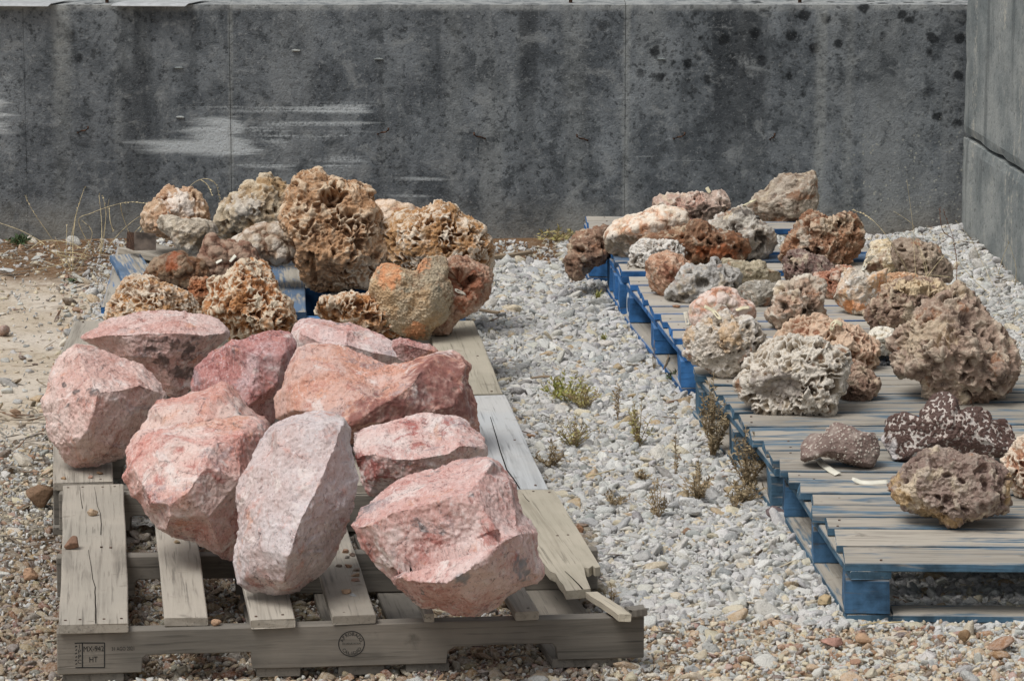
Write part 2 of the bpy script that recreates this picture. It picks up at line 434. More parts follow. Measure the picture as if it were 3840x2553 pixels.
def mat_pebble():
    k = NT('gravel_stone')
    p = k.vm('ADD', k.obj(), k.scalevec(k.attr('col', 'INSTANCER', 'Vector'), 19.0))
    c = k.attr('col', 'INSTANCER', 'Color')
    n = k.noise(p, 2.2, 3, 0.65); m = k.noise(p, 6.0, 2, 0.6)
    col = k.mix(k.rg(n, 0.35, 0.68, 0.0, 0.55), c, k.mix(0.5, c, lin((222, 220, 214))))
    col = k.mix(k.rg(n, 0.44, 0.28, 0.0, 0.6), col, k.mix(0.5, c, lin((92, 84, 74))))
    col = k.mix(k.rg(m, 0.42, 0.28, 0.0, 0.5), col, k.mix(0.6, c, lin((70, 64, 56))))
    return k.done(col, 0.85, k.bump(k.ma('ADD', n, m), 0.35, 0.15), 0.25)

def mat_soil():
    k = NT('sandy_soil')
    p = k.pos(); x, y, z = k.sep(p)
    n1 = k.noise(p, 3.0, 5, 0.6); n2 = k.noise(p, 22.0, 5, 0.65); n3 = k.noise(p, 110.0, 3, 0.65)
    col = k.mix(k.rg(n1, 0.38, 0.62), lin((190, 176, 156)), lin((206, 195, 180)))
    bare = k.ma('MULTIPLY', k.rg(k.ma('ADD', x, k.ma('MULTIPLY', n1, 0.2)), -0.92, -1.12), k.rg(k.ma('ADD', y, k.ma('MULTIPLY', n1, 0.7)), 10.25, 10.7))
    col = k.mix(bare, k.mix(k.rg(y, 8.3, 8.6), lin((138, 120, 98)), lin((150, 142, 128))), col)
    mud_shade = k.ma('MULTIPLY', k.ma('MULTIPLY', k.rg(x, -1.2, -1.1), k.rg(x, 0.24, 0.16)), k.ma('MULTIPLY', k.rg(y, 7.88, 7.95), k.rg(y, 9.3, 9.1)))  # brown earth under the front pallet, with the shade there put into its colour
    col = k.mix(mud_shade, col, lin((92, 74, 58)))
    col = k.mix(k.rg(n2, 0.5, 0.72, 0, 0.6), col, lin((128, 108, 84)))
    deb = k.ma('MULTIPLY', k.rg(k.ma('ADD', y, k.ma('MULTIPLY', n2, 0.4)), 12.45, 12.85), k.rg(n2, 0.25, 0.5, 0.6, 1.0))
    col = k.mix(deb, col, lin((118, 92, 68)))
    col = k.mix(k.rg(n3, 0.55, 0.75, 0, 0.45), col, lin((214, 202, 184)))
    col = k.mix(k.rg(n3, 0.44, 0.28, 0, 0.55), col, lin((92, 78, 62)))
    far = k.rg(y, 13.4, 13.6)
    col = k.mix(far, col, lin((190, 188, 182)))
    return k.done(col, 0.95, k.bump(k.ma('ADD', n2, n3), 0.5, 0.008), 0.1)

# ================================================================== THE SETTING
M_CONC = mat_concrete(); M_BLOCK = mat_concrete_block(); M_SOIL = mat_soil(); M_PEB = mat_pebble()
M_RUST = mat_plain('rusty_iron', (72, 54, 44), 0.8, 0.2, 0.35, 0.0, 120.0)
M_ALU = mat_plain('dull_sheet_metal', (176, 178, 178), 0.45, 0.5, 0.06)
M_YEL = mat_plain('yellow_paint', (196, 142, 40), 0.5, 0.4, 0.1)

WALL_Y = 13.2
def xw(y): return 1.49 + 0.12 * (13.15 - y)         # face of the side wall
def hz(x, y):
    p = np.stack([x * 2.2, y * 2.2, np.zeros_like(x)], 1)
    z = 0.008 * fbm(p, 4)
    d = xw(y) - x
    z = z + 0.045 * np.exp(-(d / 0.22) ** 2) * sstep(11.9, 13.0, y)
    return z

xs = np.unique(np.concatenate([[-220, -60, -15, -5, -3.2], np.arange(-2.4, 2.401, 0.03), [3.2, 5, 15, 60, 220]]))
ys = np.unique(np.concatenate([[-120, -30, -5, 3, 6], np.arange(7.0, 13.61, 0.03), [15, 18, 25, 60, 250]]))
gx, gy = np.meshgrid(xs, ys)
gz = hz(gx.ravel(), gy.ravel()) * (np.abs(gx.ravel()) < 2.5) * (gy.ravel() < 13.4) * (gy.ravel() > 6.9) - 0.006
nx_, ny_ = len(xs), len(ys)
ii = (np.arange(ny_ - 1)[:, None] * nx_ + np.arange(nx_ - 1)[None, :]).ravel()
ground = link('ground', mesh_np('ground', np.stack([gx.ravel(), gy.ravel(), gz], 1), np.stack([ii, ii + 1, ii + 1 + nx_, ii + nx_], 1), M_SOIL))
tag(ground, 'sandy dirt ground under the gravel', None, None, 'structure')

def rough_box(name, sx, sy, sz, cuts, chip, mat, seed, bumpy=0.0015):
    bm = bmesh.new()
    bmesh.ops.create_cube(bm, size=2.0)
    me = bpy.data.meshes.new(name)
    V = []; F = []
    n = cuts
    # six gridded faces, welded
    def lat(k): return np.linspace(-1, 1, k + 1)
    for ax in range(3):
        u, v = [(1, 2), (2, 0), (0, 1)][ax]
        for s in (-1, 1):
            base = len(V)
            A, B = lat(n[u]), lat(n[v])
            for a in A:
                for b in B:
                    q = [0, 0, 0]; q[ax] = s; q[u] = a; q[v] = b
                    V.append(q)
            for i in range(n[u]):
                for j in range(n[v]):
                    f = [base + i * (n[v] + 1) + j, base + (i + 1) * (n[v] + 1) + j, base + (i + 1) * (n[v] + 1) + j + 1, base + i * (n[v] + 1) + j + 1]
                    F.append(f if s > 0 else f[::-1])
    bm.free()
    V = np.array(V, float)
    half = np.array([sx, sy, sz]) / 2
    P = V * half
    on = np.abs(V) > 0.999
    edge = on.sum(1) >= 2
    cz = chip * (0.5 + 1.2 * np.clip(fbm(P * 9 + seed * 7.7, 4) + 0.35, 0, 2)) 
    D = -np.sign(V) * on * (cz * edge)[:, None]
    P2 = P + D
    nz = fbm(P * 6 + seed, 4)[:, None] * bumpy
    P2 = P2 + np.sign(V) * on * nz * (~edge)[:, None]
    me.from_pydata(P2.tolist(), [], F)
    bm = bmesh.new(); bm.from_mesh(me)
    bmesh.ops.remove_doubles(bm, verts=bm.verts, dist=1e-5)
    bm.to_mesh(me); bm.free()
    me.materials.append(mat)
    return me

# --- the back wall: cast panels between form joints, rusty tie hooks left in its face
def wx(px): return atY(px, 300, WALL_Y).x
joints = [-2.75, wx(92), wx(862), wx(2345), 1.60]
wall = empty('concrete_wall', (0, WALL_Y, 0))
tag(wall, 'long dark stained concrete wall behind both rows of pallets', 'wall')
for i in range(4):
    a, b = joints[i], joints[i + 1]
    off = [0.0022, 0.0, 0.0014, 0.0004][i]
    w = b - a - 0.0001
    me = rough_box('panel', w, 0.16, 1.18, (40, 4, 40), 0.0007, M_CONC, i + 1)
    link('panel', me, wall, ((a + b) / 2, 0.08 + off, 0.19))
def tube(pts, rad, seg=6, taper=1.0):
    V, F = [], []
    n = len(pts)
    for i, p in enumerate(pts):
        t = (pts[min(i + 1, n - 1)] - pts[max(i - 1, 0)]).normalized()
        a = t.orthogonal().normalized(); b = t.cross(a)
        r = rad * (1 + (taper - 1) * i / max(1, n - 1))
        for k in range(seg):
            g = 2 * math.pi * k / seg
            V.append(p + a * (r * math.cos(g)) + b * (r * math.sin(g)))
    for i in range(n - 1):
        for k in range(seg):
            F.append([i * seg + k, i * seg + (k + 1) % seg, (i + 1) * seg + (k + 1) % seg, (i + 1) * seg + k])
    F.append(list(range(seg))[::-1]); F.append([(n - 1) * seg + k for k in range(seg)])
    return V, F
for (px, py, s) in [(310, 492, 1), (1435, 498, 1), (1800, 515, -1), (2185, 522, -1), (2545, 515, 1), (2895, 518, 0.4)]:
    q = atY(px, py, WALL_Y - 0.004) - Vector((0, WALL_Y, 0))
    pts = [q + Vector((s * dx, dy, dz)) for dx, dy, dz in [(-0.018, 0.02, -0.006), (-0.016, -0.006, -0.004), (-0.004, -0.012, 0.002), (0.010, -0.013, 0.004), (0.019, -0.012, 0.010), (0.020, -0.010, 0.018)]]
    V, F = tube(pts, 0.0032)
    link('tie_hook', mesh_py('tie_hook', V, F, M_RUST, True), wall)
for (px, py) in [(675, 440), (670, 255), (1110, 190), (2480, 1130 * 0 + 222), (1420, 222)]:      # little chipped ledges
    q = atY(px, py, WALL_Y - 0.002) - Vector((0, WALL_Y, 0))
    me = rough_box('form_tie_stub', 0.03, 0.012, 0.008, (3, 2, 2), 0.002, M_BLOCK, px)
    link('form_tie_stub', me, wall, q)

# --- the side wall: two stacked blocks
for (nm, z0, z1, dx, lab) in [('concrete_block', -0.35, 0.352, -0.001, 'lower pale concrete block of the side wall at right, gravel against its foot'),
                              ('concrete_block', 0.358, 1.05, 0.002, 'upper pale concrete block of the side wall at right, running out of view')]:
    L = 3.0
    me = rough_box(nm, 0.6, L, z1 - z0, (8, 40, 20), 0.006, M_BLOCK, z1 * 10, 0.004)
    ang = math.atan(0.12)
    ymid = 13.17 - L / 2 * math.cos(ang)
    o = link(nm, me, None, (xw(ymid) + 0.3 / math.cos(ang) + dx, ymid, (z0 + z1) / 2), (0, 0, ang))
    tag(o, lab, 'concrete block', 'stacked blocks of the side wall')

# --- bits on and behind the wall
def bent_sheet(name, px0, px1, label, lift):
    a = atY(px0, 12, 13.17).x; b = atY(px1, 10, 13.17).x
    V = []; F = []
    prof = [(-0.015, -0.004 + lift), (0.0, 0.003 + lift), (0.10, 0.006 + lift), (0.102, 0.03 + lift)]
    for x, sh in ((a, 0.0), (b, 0.012)):
        for (dy, dz) in prof:
            V.append((x + dy * 0.6, dy - sh, dz))
    n = len(prof)
    for i in range(n - 1): F.append([i, i + 1, n + i + 1, n + i])
    me = mesh_py(name, V, F, M_ALU)
    o = link(name, me, None, (0, 13.19, 0.781))
    md = o.modifiers.new('thick', 'SOLIDIFY'); md.thickness = 0.002
    tag(o, label, 'metal sheet')
bent_sheet('metal_sheet', -120, 190, 'folded pale metal sheet on the wall top at the far left corner', 0.0)
bent_sheet('metal_sheet', 425, 705, 'folded pale metal sheet on the wall top, overhanging the second wall panel', 0.0)
for px, lab in ((2140, 'short rusty bolt standing on the wall top above the middle of the wall'), (3000, 'short rusty bolt standing on the wall top near the side wall'), (400, 'short rusty bolt on the wall top between the two metal sheets')):
    q = atY(px, 8, 13.24)
    V, F = tube([Vector((0, 0, 0)), Vector((0, 0, 0.02))], 0.006, 8)
    o = empty('anchor_bolt', (q.x, 13.25, 0.779)); tag(o, lab, 'bolt')
    link('shank', mesh_py('shank', V, F, M_RUST), o)
    V, F = tube([Vector((0, 0, 0.012)), Vector((0, 0, 0.019))], 0.011, 6)
    link('nut', mesh_py('nut', V, F, M_RUST), o)
# an I-beam lying in the yard beyond
prof = [(-.15, 0), (.15, 0), (.15, .03), (.02, .03), (.02, .52), (.15, .52), (.15, .55), (-.15, .55), (-.15, .52), (-.02, .52), (-.02, .03), (-.15, .03)]
x0, x1 = atY(1780, 3, 16).x, atY(2690, 3, 16).x
V = [(x0, 16 + a, b) for a, b in prof] + [(x1, 16 + a, b) for a, b in prof]
n = len(prof)
F = [[i, (i + 1) % n, n + (i + 1) % n, n + i] for i in range(n)] + [list(range(n))[::-1], list(range(n, 2 * n))]
tag(link('steel_beam', mesh_py('steel_beam', V, F, M_YEL)), 'yellow painted steel beam lying behind the concrete wall', 'steel beam')

# ================================================================== GRAVEL AND CHIPS (nobody could count them)
def ico(s):
    bm = bmesh.new(); bmesh.ops.create_icosphere(bm, subdivisions=s, radius=1.0)
    V = np.array([v.co[:] for v in bm.verts]); F = np.array([[v.index for v in f.verts] for f in bm.faces], np.int32)
    bm.free(); return V / np.linalg.norm(V, axis=1)[:, None], F
ICO = {s: ico(s) for s in (3, 4, 6, 7)}
def pebble_mesh(name, seed, mat, s=3, flat=0.60, nplanes=10, soft=60.0):
    rs = np.random.RandomState(seed)
    V, F = ICO[s]
    N = rs.normal(size=(nplanes, 3)); N /= np.linalg.norm(N, axis=1)[:, None]
    H = rs.uniform(0.62, 1.0, nplanes)
    d = np.maximum(V @ N.T, 1e-3) / H
    r = (d ** soft).sum(1) ** (-1 / soft)
    P = V * np.minimum(r, 1.35)[:, None] * np.array([1.15 + 0.35 * rs.rand(), 0.85 + 0.2 * rs.rand(), flat + 0.18 * rs.rand()])
    P *= (1 + 0.04 * fbm(V * 3 + seed, 3))[:, None]
    return mesh_np(name, P, F, mat, smooth=True)
def proto_collection(name, meshes):
    col = bpy.data.collections.new(name)
    for i, me in enumerate(meshes):
        o = bpy.data.objects.new('%s_%02d' % (name, i), me); col.objects.link(o)
    return col
def scatter(name, pts, rot, scl, idx, colr, coll, label):
    me = bpy.data.meshes.new(name)
    me.vertices.add(len(pts)); me.vertices.foreach_set('co', np.asarray(pts, np.float32).ravel())
    a = me.attributes.new('rot', 'FLOAT_VECTOR', 'POINT'); a.data.foreach_set('vector', np.asarray(rot, np.float32).ravel())
    a = me.attributes.new('scl', 'FLOAT_VECTOR', 'POINT'); a.data.foreach_set('vector', np.asarray(scl, np.float32).ravel())
    a = me.attributes.new('idx', 'INT', 'POINT'); a.data.foreach_set('value', np.asarray(idx, np.int32))
    a = me.attributes.new('col', 'FLOAT_COLOR', 'POINT'); a.data.foreach_set('color', np.asarray(colr, np.float32).ravel())
    me.update()
    o = link(name, me)
    ng = bpy.data.node_groups.new(name, 'GeometryNodeTree')
    ng.interface.new_socket('Geometry', in_out='INPUT', socket_type='NodeSocketGeometry')
    ng.interface.new_socket('Geometry', in_out='OUTPUT', socket_type='NodeSocketGeometry')
    gi = ng.nodes.new('NodeGroupInput'); go = ng.nodes.new('NodeGroupOutput')
    ci = ng.nodes.new('GeometryNodeCollectionInfo'); ci.inputs['Collection'].default_value = coll
    ci.inputs['Separate Children'].default_value = True; ci.inputs['Reset Children'].default_value = True
    ip = ng.nodes.new('GeometryNodeInstanceOnPoints'); ip.inputs['Pick Instance'].default_value = True
    def named(nm, ty):
        x = ng.nodes.new('GeometryNodeInputNamedAttribute'); x.data_type = ty; x.inputs['Name'].default_value = nm
        return x.outputs['Attribute']
    L = ng.links.new
    L(gi.outputs[0], ip.inputs['Points']); L(ci.outputs[0], ip.inputs['Instance'])
    L(named('idx', 'INT'), ip.inputs['Instance Index'])
    e = ng.nodes.new('FunctionNodeEulerToRotation'); L(named('rot', 'FLOAT_VECTOR'), e.inputs[0]); L(e.outputs[0], ip.inputs['Rotation'])
    L(named('scl', 'FLOAT_VECTOR'), ip.inputs['Scale'])
    L(ip.outputs[0], go.inputs[0])
    md = o.modifiers.new('scatter', 'NODES'); md.node_group = ng
    tag(o, label, None, None, 'stuff')
    return o

rs = np.random.RandomState(5)
sp = 0.0122
X, Y = np.meshgrid(np.arange(-2.2, 2.2, sp), np.arange(7.55, 13.17, sp))
X = X.ravel() + rs.uniform(-.5, .5, X.size) * sp; Y = Y.ravel() + rs.uniform(-.5, .5, Y.size) * sp
keep = (X < xw(Y) - 0.01) & (np.abs(X) < 0.131 * Y + 0.30)
X, Y = X[keep], Y[keep]
n = len(X)
zn = fbm(np.stack([X * 1.6, Y * 1.6, X * 0], 1), 3)
zf = fbm(np.stack([X * 5, Y * 5, X * 0 + 4], 1), 3)
edgeL = -0.98 - 0.10 * (Y - 8.0)                       # left side of the left row
left = X < edgeL + 0.10 + 0.04 * zf
mixed = (Y < 8.35 + 0.14 * zn - 0.05 * (X > 0.9)) | (left & (Y < 10.6)) | ((X < 0.15) & (Y < 9.05))
bare = left & (Y > 10.15 + 0.35 * zn)
chips_zone = left & (Y > 8.75 + 0.3 * zn) & (Y < 10.5 + 0.3 * zn)
debris = (Y > 12.75 + 0.1 * zn) & (X < 0.15)
under = (X > edgeL) & (X < 0.02 - 0.1 * (Y - 9.2)) & (Y > 9.3)      # wholly hidden under the left row
prob = np.where(bare, 0.035, np.where(chips_zone, 0.42, np.where(mixed, 0.92, 0.97)))
prob = np.where(under, 0.25, prob)
prob = np.where((~left) & (zf > 0.30) & (~mixed), 0.6, prob)
prob = np.where(debris, 0.08, prob)
keep = rs.rand(n) < prob
X, Y, mixed, bare, left, zn = X[keep], Y[keep], mixed[keep], bare[keep], left[keep], zn[keep]
n = len(X)
rad = np.where(mixed, 0.0056, 0.0075) * np.exp(rs.normal(0, 0.33, n))
big = rs.rand(n) < np.where(mixed, 0.035, 0.012)
rad = np.where(big, rad * 1.9, rad)
rad = np.where(bare, 0.005 * np.exp(rs.normal(0, 0.6, n)), rad)
rad = np.clip(rad, 0.003, 0.021)
P3 = np.stack([X, Y, hz(X, Y) - 0.006 + rad * rs.uniform(0.0, 0.55, n)], 1)
grey_pal = np.array([lin(c) for c in [(202, 201, 197), (190, 189, 186), (216, 214, 209), (172, 172, 170), (206, 202, 192), (206, 194, 169), (148, 146, 142), (184, 160, 126)]])
grey_p = np.array([.22, .19, .18, .13, .13, .09, .04, .02])
mix_pal = np.array([lin(c) for c in [(202, 200, 192), (176, 176, 172), (208, 194, 166), (192, 166, 134), (166, 128, 98), (174, 142, 128), (120, 104, 90), (216, 206, 188)]])
mix_p = np.array([.24, .15, .20, .13, .08, .04, .05, .11])
ci = np.where(mixed | bare, 0, 1)
col = np.where(ci[:, None] == 1, grey_pal[rs.choice(8, n, p=grey_p)], mix_pal[rs.choice(8, n, p=mix_p)])
col[:, :3] *= rs.uniform(0.82, 1.12, (n, 1))
muddy_shaded = (X > -1.15) & (X < 0.20) & (Y > 7.93) & (Y < 9.2)        # muddy stones under the front pallet, colour also darkened for the shade there
col[:, :3] = np.where(muddy_shaded[:, None], col[:, :3] * np.array([0.50, 0.43, 0.36]), col[:, :3])
col[:, :3] += rs.uniform(-0.012, 0.012, (n, 3)); col = np.clip(col, 0.01, 0.9); col[:, 3] = 1
rot = np.stack([rs.normal(0, 0.45, n), rs.normal(0, 0.45, n), rs.uniform(0, 6.28, n)], 1)
scl = rad[:, None] * rs.uniform(0.82, 1.2, (n, 3))
# fines between the stones
nf = 45000
fx = rs.uniform(-1.9, 1.9, nf); fy = rs.uniform(7.6, 13.1, nf)
fk = (np.abs(fx) < 0.131 * fy + 0.25) & (fx < xw(fy) - 0.01) & ~((fx < -0.9 - 0.10 * (fy - 8.0)) & (fy > 10.3) & (rs.rand(nf) > 0.12)); fx, fy = fx[fk], fy[fk]; nf = len(fx)
fr = rs.uniform(0.0022, 0.0048, nf)
P3 = np.concatenate([P3, np.stack([fx, fy, hz(fx, fy) - 0.002 + rs.uniform(0, 0.006, nf)], 1)])
fc = np.where((fy < 8.4)[:, None], mix_pal[rs.choice(8, nf, p=mix_p)], grey_pal[rs.choice(8, nf, p=grey_p)]) * rs.uniform(0.8, 1.05, (nf, 1)); fc[:, 3] = 1
col = np.concatenate([col, fc]); rot = np.concatenate([rot, rs.uniform(0, 6.28, (nf, 3))]); scl = np.concatenate([scl, fr[:, None] * rs.uniform(.8, 1.2, (nf, 3))]); n = n + nf
pebs = [pebble_mesh('pebble_%d' % i, 100 + i, M_PEB, 3) for i in range(12)]
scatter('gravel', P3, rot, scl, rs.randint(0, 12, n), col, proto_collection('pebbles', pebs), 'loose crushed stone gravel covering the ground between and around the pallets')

# wood chips, straw and bark bits
def sliver(name, seed):
    r2 = np.random.RandomState(seed)
    m = 7
    V = []; F = []
    bend = r2.uniform(-.15, .15)
    for i in range(m):
        t = i / (m - 1) * 2 - 1
        w = (0.16 + 0.10 * r2.rand()) * (1 - 0.75 * abs(t) ** 3)
        h = 0.055 * (1 - 0.5 * abs(t))
        cy = bend * (1 - t * t)
        V += [(t, cy - w, -h), (t, cy + w * .8, -h * .8), (t, cy + w, h * .7), (t, cy - w * .7, h)]
    for i in range(m - 1):
        for k in range(4):
            F.append([i * 4 + k, i * 4 + (k + 1) % 4, i * 4 + 4 + (k + 1) % 4, i * 4 + 4 + k])
    F += [[3, 2, 1, 0], [4 * m - 4, 4 * m - 3, 4 * m - 2, 4 * m - 1]]
    return mesh_py(name, V, F, M_PEB)
m = 9000
X = rs.uniform(-1.95, 1.7, m); Y = rs.uniform(7.7, 13.15, m)
zn = fbm(np.stack([X * 1.6, Y * 1.6, X * 0], 1), 3); zf = fbm(np.stack([X * 5, Y * 5, X * 0 + 4], 1), 3)
edgeL = -0.98 - 0.10 * (Y - 8.0)
left = X < edgeL + 0.12
cz = left & (Y > 8.75 + 0.3 * zn) & (Y < 10.45 + 0.3 * zn)
dz_ = (Y > 12.35 + 0.15 * zn) & (X < -0.55)
wb = (Y > 12.8) & (X < 0.3)
lit = (~left) & (Y < 12.8) & (zf > 0.22)
strip = (np.abs(X - (0.04 - 0.1 * (Y - 9.2))) < 0.10) & (Y > 9.2)
strip2 = (np.abs(X - (0.70 - 0.115 * (Y - 8.3))) < 0.07)
prob = np.where(cz, 0.95, np.where(dz_, 0.95, np.where(wb, 0.5, np.where(lit, 0.16, np.where(strip | strip2, 0.22, 0.035)))))
prob = np.where(left & ~cz & ~dz_, 0.12, prob)
k_ = rs.rand(m) < prob
X, Y = X[k_], Y[k_]; dz_ = dz_[k_]; m = len(X)
ln = np.where(dz_, rs.uniform(0.012, 0.040, m), rs.uniform(0.010, 0.034, m))
P3 = np.stack([X, Y, hz(X, Y) + rs.uniform(0.002, 0.010, m)], 1)
rot = np.stack([rs.normal(0, .25, m), rs.normal(0, .22, m), rs.uniform(0, 6.28, m)], 1)
th = rs.uniform(0.4, 1.0, m)
scl = np.stack([ln, ln * th * np.where(dz_, 0.45, 0.9), ln * 0.9], 1)
cp = np.array([lin(c) for c in [(150, 132, 108), (112, 94, 74), (178, 164, 138), (86, 72, 58), (140, 130, 116), (120, 88, 62)]])
col = cp[rs.choice(6, m)] * rs.uniform(.75, 1.15, (m, 1)); col[:, 3] = 1
scatter('wood_chips', P3, rot, scl, rs.randint(0, 6, m), col, proto_collection('slivers', [sliver('sliver_%d' % i, i) for i in range(6)]), 'grey brown wood chips, bark and straw strewn over the ground')

# ================================================================== PALLETS
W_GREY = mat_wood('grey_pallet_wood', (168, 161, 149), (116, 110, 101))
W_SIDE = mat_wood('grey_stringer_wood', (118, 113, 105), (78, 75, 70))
W_PALE = mat_wood('pale_board_wood', (190, 192, 192), (150, 151, 150))
W_OLIVE = mat_wood('olive_board_wood', (184, 176, 158), (136, 128, 112))
W_BLUE_OLD = mat_wood('worn_blue_pallet_wood', (170, 163, 151), (106, 101, 94), (84, 116, 138), 0.68, 0.36)
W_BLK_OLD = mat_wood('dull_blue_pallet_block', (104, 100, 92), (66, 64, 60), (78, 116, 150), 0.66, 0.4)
W_BLUE_NEW = mat_wood('blue_pallet_wood', (178, 172, 161), (120, 114, 105), (66, 122, 184), 0.86, 0.20)
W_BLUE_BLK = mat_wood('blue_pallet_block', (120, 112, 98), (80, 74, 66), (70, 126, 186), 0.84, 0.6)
W_BLUE_TOP = mat_wood('blue_topped_board_wood', (168, 162, 150), (118, 112, 102), (88, 118, 152), 0.8, 0.55)
M_NAIL = mat_plain('nail_head', (88, 72, 62), 0.7, 0.3, 0.2)
M_INK = mat_plain('stamp_ink', (52, 52, 52), 0.8, 0.1)
M_WPAINT = mat_plain('white_spray_paint', (205, 212, 216), 0.7, 0.2, 0.08)

def plank_mesh(name, L, W, T, mat, seed, warpz=0.002, ragged=0.0, nseg=12):
    r2 = np.random.RandomState(seed)
    c = 0.0022
    sec = [(-W/2 + c, -T/2), (W/2 - c, -T/2), (W/2, -T/2 + c), (W/2, T/2 - c), (W/2 - c, T/2), (-W/2 + c, T/2), (-W/2, T/2 - c), (-W/2, -T/2 + c)]
    V = []; F = []
    ph = r2.uniform(0, 6, 3); tw = r2.uniform(-1, 1) * warpz
    for i in range(nseg + 1):
        t = i / nseg
        x = (t - 0.5) * L
        dy = 0.0012 * math.sin(5 * t + ph[0]) + 0.0006 * math.sin(17 * t + ph[1])
        dz = warpz * math.sin(3.1 * t + ph[2])
        for (a, b) in sec:
            xx = x
            if i in (0, nseg): xx += r2.uniform(-1, 1) * (0.0015 + ragged)
            V.append((xx, a * (1 + 0.004 * math.sin(9 * t + ph[1])) + dy, b + dz + tw * a / W * (t - .5) * 2))
    m = len(sec)
    for i in range(nseg):
        for k in range(m):
            F.append([i * m + k, i * m + (k + 1) % m, (i + 1) * m + (k + 1) % m, (i + 1) * m + k])
    F.append(list(range(m))[::-1]); F.append([nseg * m + k for k in range(m)])
    me = mesh_py(name, V, F, mat)
    bm = bmesh.new(); bm.from_mesh(me); bmesh.ops.recalc_face_normals(bm, faces=bm.faces); bm.to_mesh(me); bm.free()
    return me
_seed = [1]
def plank(name, parent, a, b, W, T, mat, org, warpz=0.0015, ragged=0.0):
    """board whose top centre line runs from a to b (world points)"""
    _seed[0] += 1
    a, b = Vector(a), Vector(b)
    d = b - a
    me = plank_mesh(name, d.length, W, T, mat, _seed[0], warpz, ragged)
    rz = math.atan2(d.y, d.x); ry = -math.asin(max(-1, min(1, d.z / d.length)))
    mid = (a + b) / 2 - Vector((0, 0, T / 2))
    return link(name, me, parent, mid - Vector(org), (0, ry, rz))
NAIL = None
def nails(parent, pts, org, r=0.0035):
    global NAIL
    if NAIL is None:
        V, F = tube([Vector((0, 0, -0.002)), Vector((0, 0, 0.0012))], 1.0, 7)
        V = [Vector((v.x, v.y, v.z)) for v in V]
        V = [Vector((v.x * 0.0030, v.y * 0.0030, v.z)) for v in V]
        NAIL = mesh_py('nail', V, F, M_NAIL)
    if org is None:
        Mi = (Matrix.Translation(parent.location) @ parent.rotation_euler.to_matrix().to_4x4()).inverted()
        for p in pts: link('nail', NAIL, parent, Mi @ Vector(p))
        return
    for p in pts: link('nail', NAIL, parent, Vector(p) - Vector(org))
def lerp(a, b, t): return Vector(a) * (1 - t) + Vector(b) * t
def extrude_poly(name, poly, T, mat, bend=None):
    """poly: list of (x, z); thickness T along y"""
    n = len(poly)
    V = [(x, -T/2, z) for x, z in poly] + [(x, T/2, z) for x, z in poly]
    me = bpy.data.meshes.new(name)
    bm = bmesh.new()
    vs = [bm.verts.new(v) for v in V]
    f1 = bm.faces.new(vs[:n]); f2 = bm.faces.new(vs[n:][::-1])
    for i in range(n): bm.faces.new([vs[i], vs[n + i], vs[n + (i + 1) % n], vs[(i + 1) % n]])
    bmesh.ops.recalc_face_normals(bm, faces=bm.faces)
    bmesh.ops.bevel(bm, geom=list(bm.edges), offset=0.0018, segments=1, affect='EDGES')
    bmesh.ops.triangulate(bm, faces=[f for f in bm.faces if len(f.verts) > 4])
    bm.to_mesh(me); bm.free()
    me.materials.append(mat)
    return me
DECK = 0.127
ST_TOP, ST_BOT = 0.108, 0.019
def stringer(parent, a, b, org, mat=W_SIDE, notched=True, T=0.038):
    a, b = Vector(a), Vector(b); L = (b - a).length
    r2 = random.Random(int(a.y * 1000))
    pts = [(-.5 * L, ST_BOT), (-.358 * L, ST_BOT)]
    if notched:
        pts += [(-.356 * L, ST_BOT + .030), (-.350 * L, ST_BOT + .036)] + [(t * L, ST_BOT + .037 + r2.uniform(-.001, .001)) for t in (-.30, -.25, -.20)] + [(-.173 * L, ST_BOT + .036), (-.171 * L, ST_BOT)]
        pts += [(.160 * L, ST_BOT), (.163 * L, ST_BOT + .026), (.175 * L, ST_BOT + .035)] + [(t * L, ST_BOT + .036 + r2.uniform(-.0012, .0012)) for t in (.21, .26, .31)] + [(.342 * L, ST_BOT + .036), (.348 * L, ST_BOT + .028), (.352 * L, ST_BOT)]
    pts += [(.5 * L, ST_BOT), (.5 * L, ST_TOP)] + [(t * L, ST_TOP + r2.uniform(-.0006, .0006)) for t in (.3, .1, -.1, -.3)] + [(-.5 * L, ST_TOP)]
    me = extrude_poly('stringer', pts, T, mat)
    d = b - a; mid = (a + b) / 2; mid.z = 0
    return link('stringer', me, parent, mid - Vector(org) + Vector((0, T / 2, 0)), (0, 0, math.atan2(d.y, d.x)))

def A3_(p): return [(200 + x / 2.24, 1700 + y / 2.24) for x, y in p]
# ---- front left pallet, grey, one board broken
o1 = G(1300, 2340, 0.0)
pal = empty('wooden_pallet', o1)
tag(pal, 'grey wooden pallet nearest the camera, stamped front beam and one broken board', 'pallet', 'pallets of the left row')
sA, sB = G(208, 2372, ST_TOP), G(2412, 2310, ST_TOP)
front_st = stringer(pal, sA, sB, o1)
stringer(pal, G(209, 2090, ST_TOP), G(2240, 2062, ST_TOP), o1)
stringer(pal, G(220, 1850, ST_TOP), G(2085, 1858, ST_TOP), o1)
nearL, nearR, farL, farR = G(218, 2346, DECK), G(2400, 2280, DECK), G(241, 1817, DECK), G(2077, 1836, DECK)
def p1board(xl, xr, ynear, far_t=1.0):
    xc = (xl + xr) / 2; t = (xc - 218) / 2182
    a = G(xc, ynear, DECK); b = lerp(farL, farR, t) if far_t == 1.0 else lerp(a, lerp(farL, farR, t), far_t)
    w = (G(xr, ynear, DECK) - G(xl, ynear, DECK)).length
    return plank('deck_board', pal, a, b, w, 0.019, W_GREY, o1)
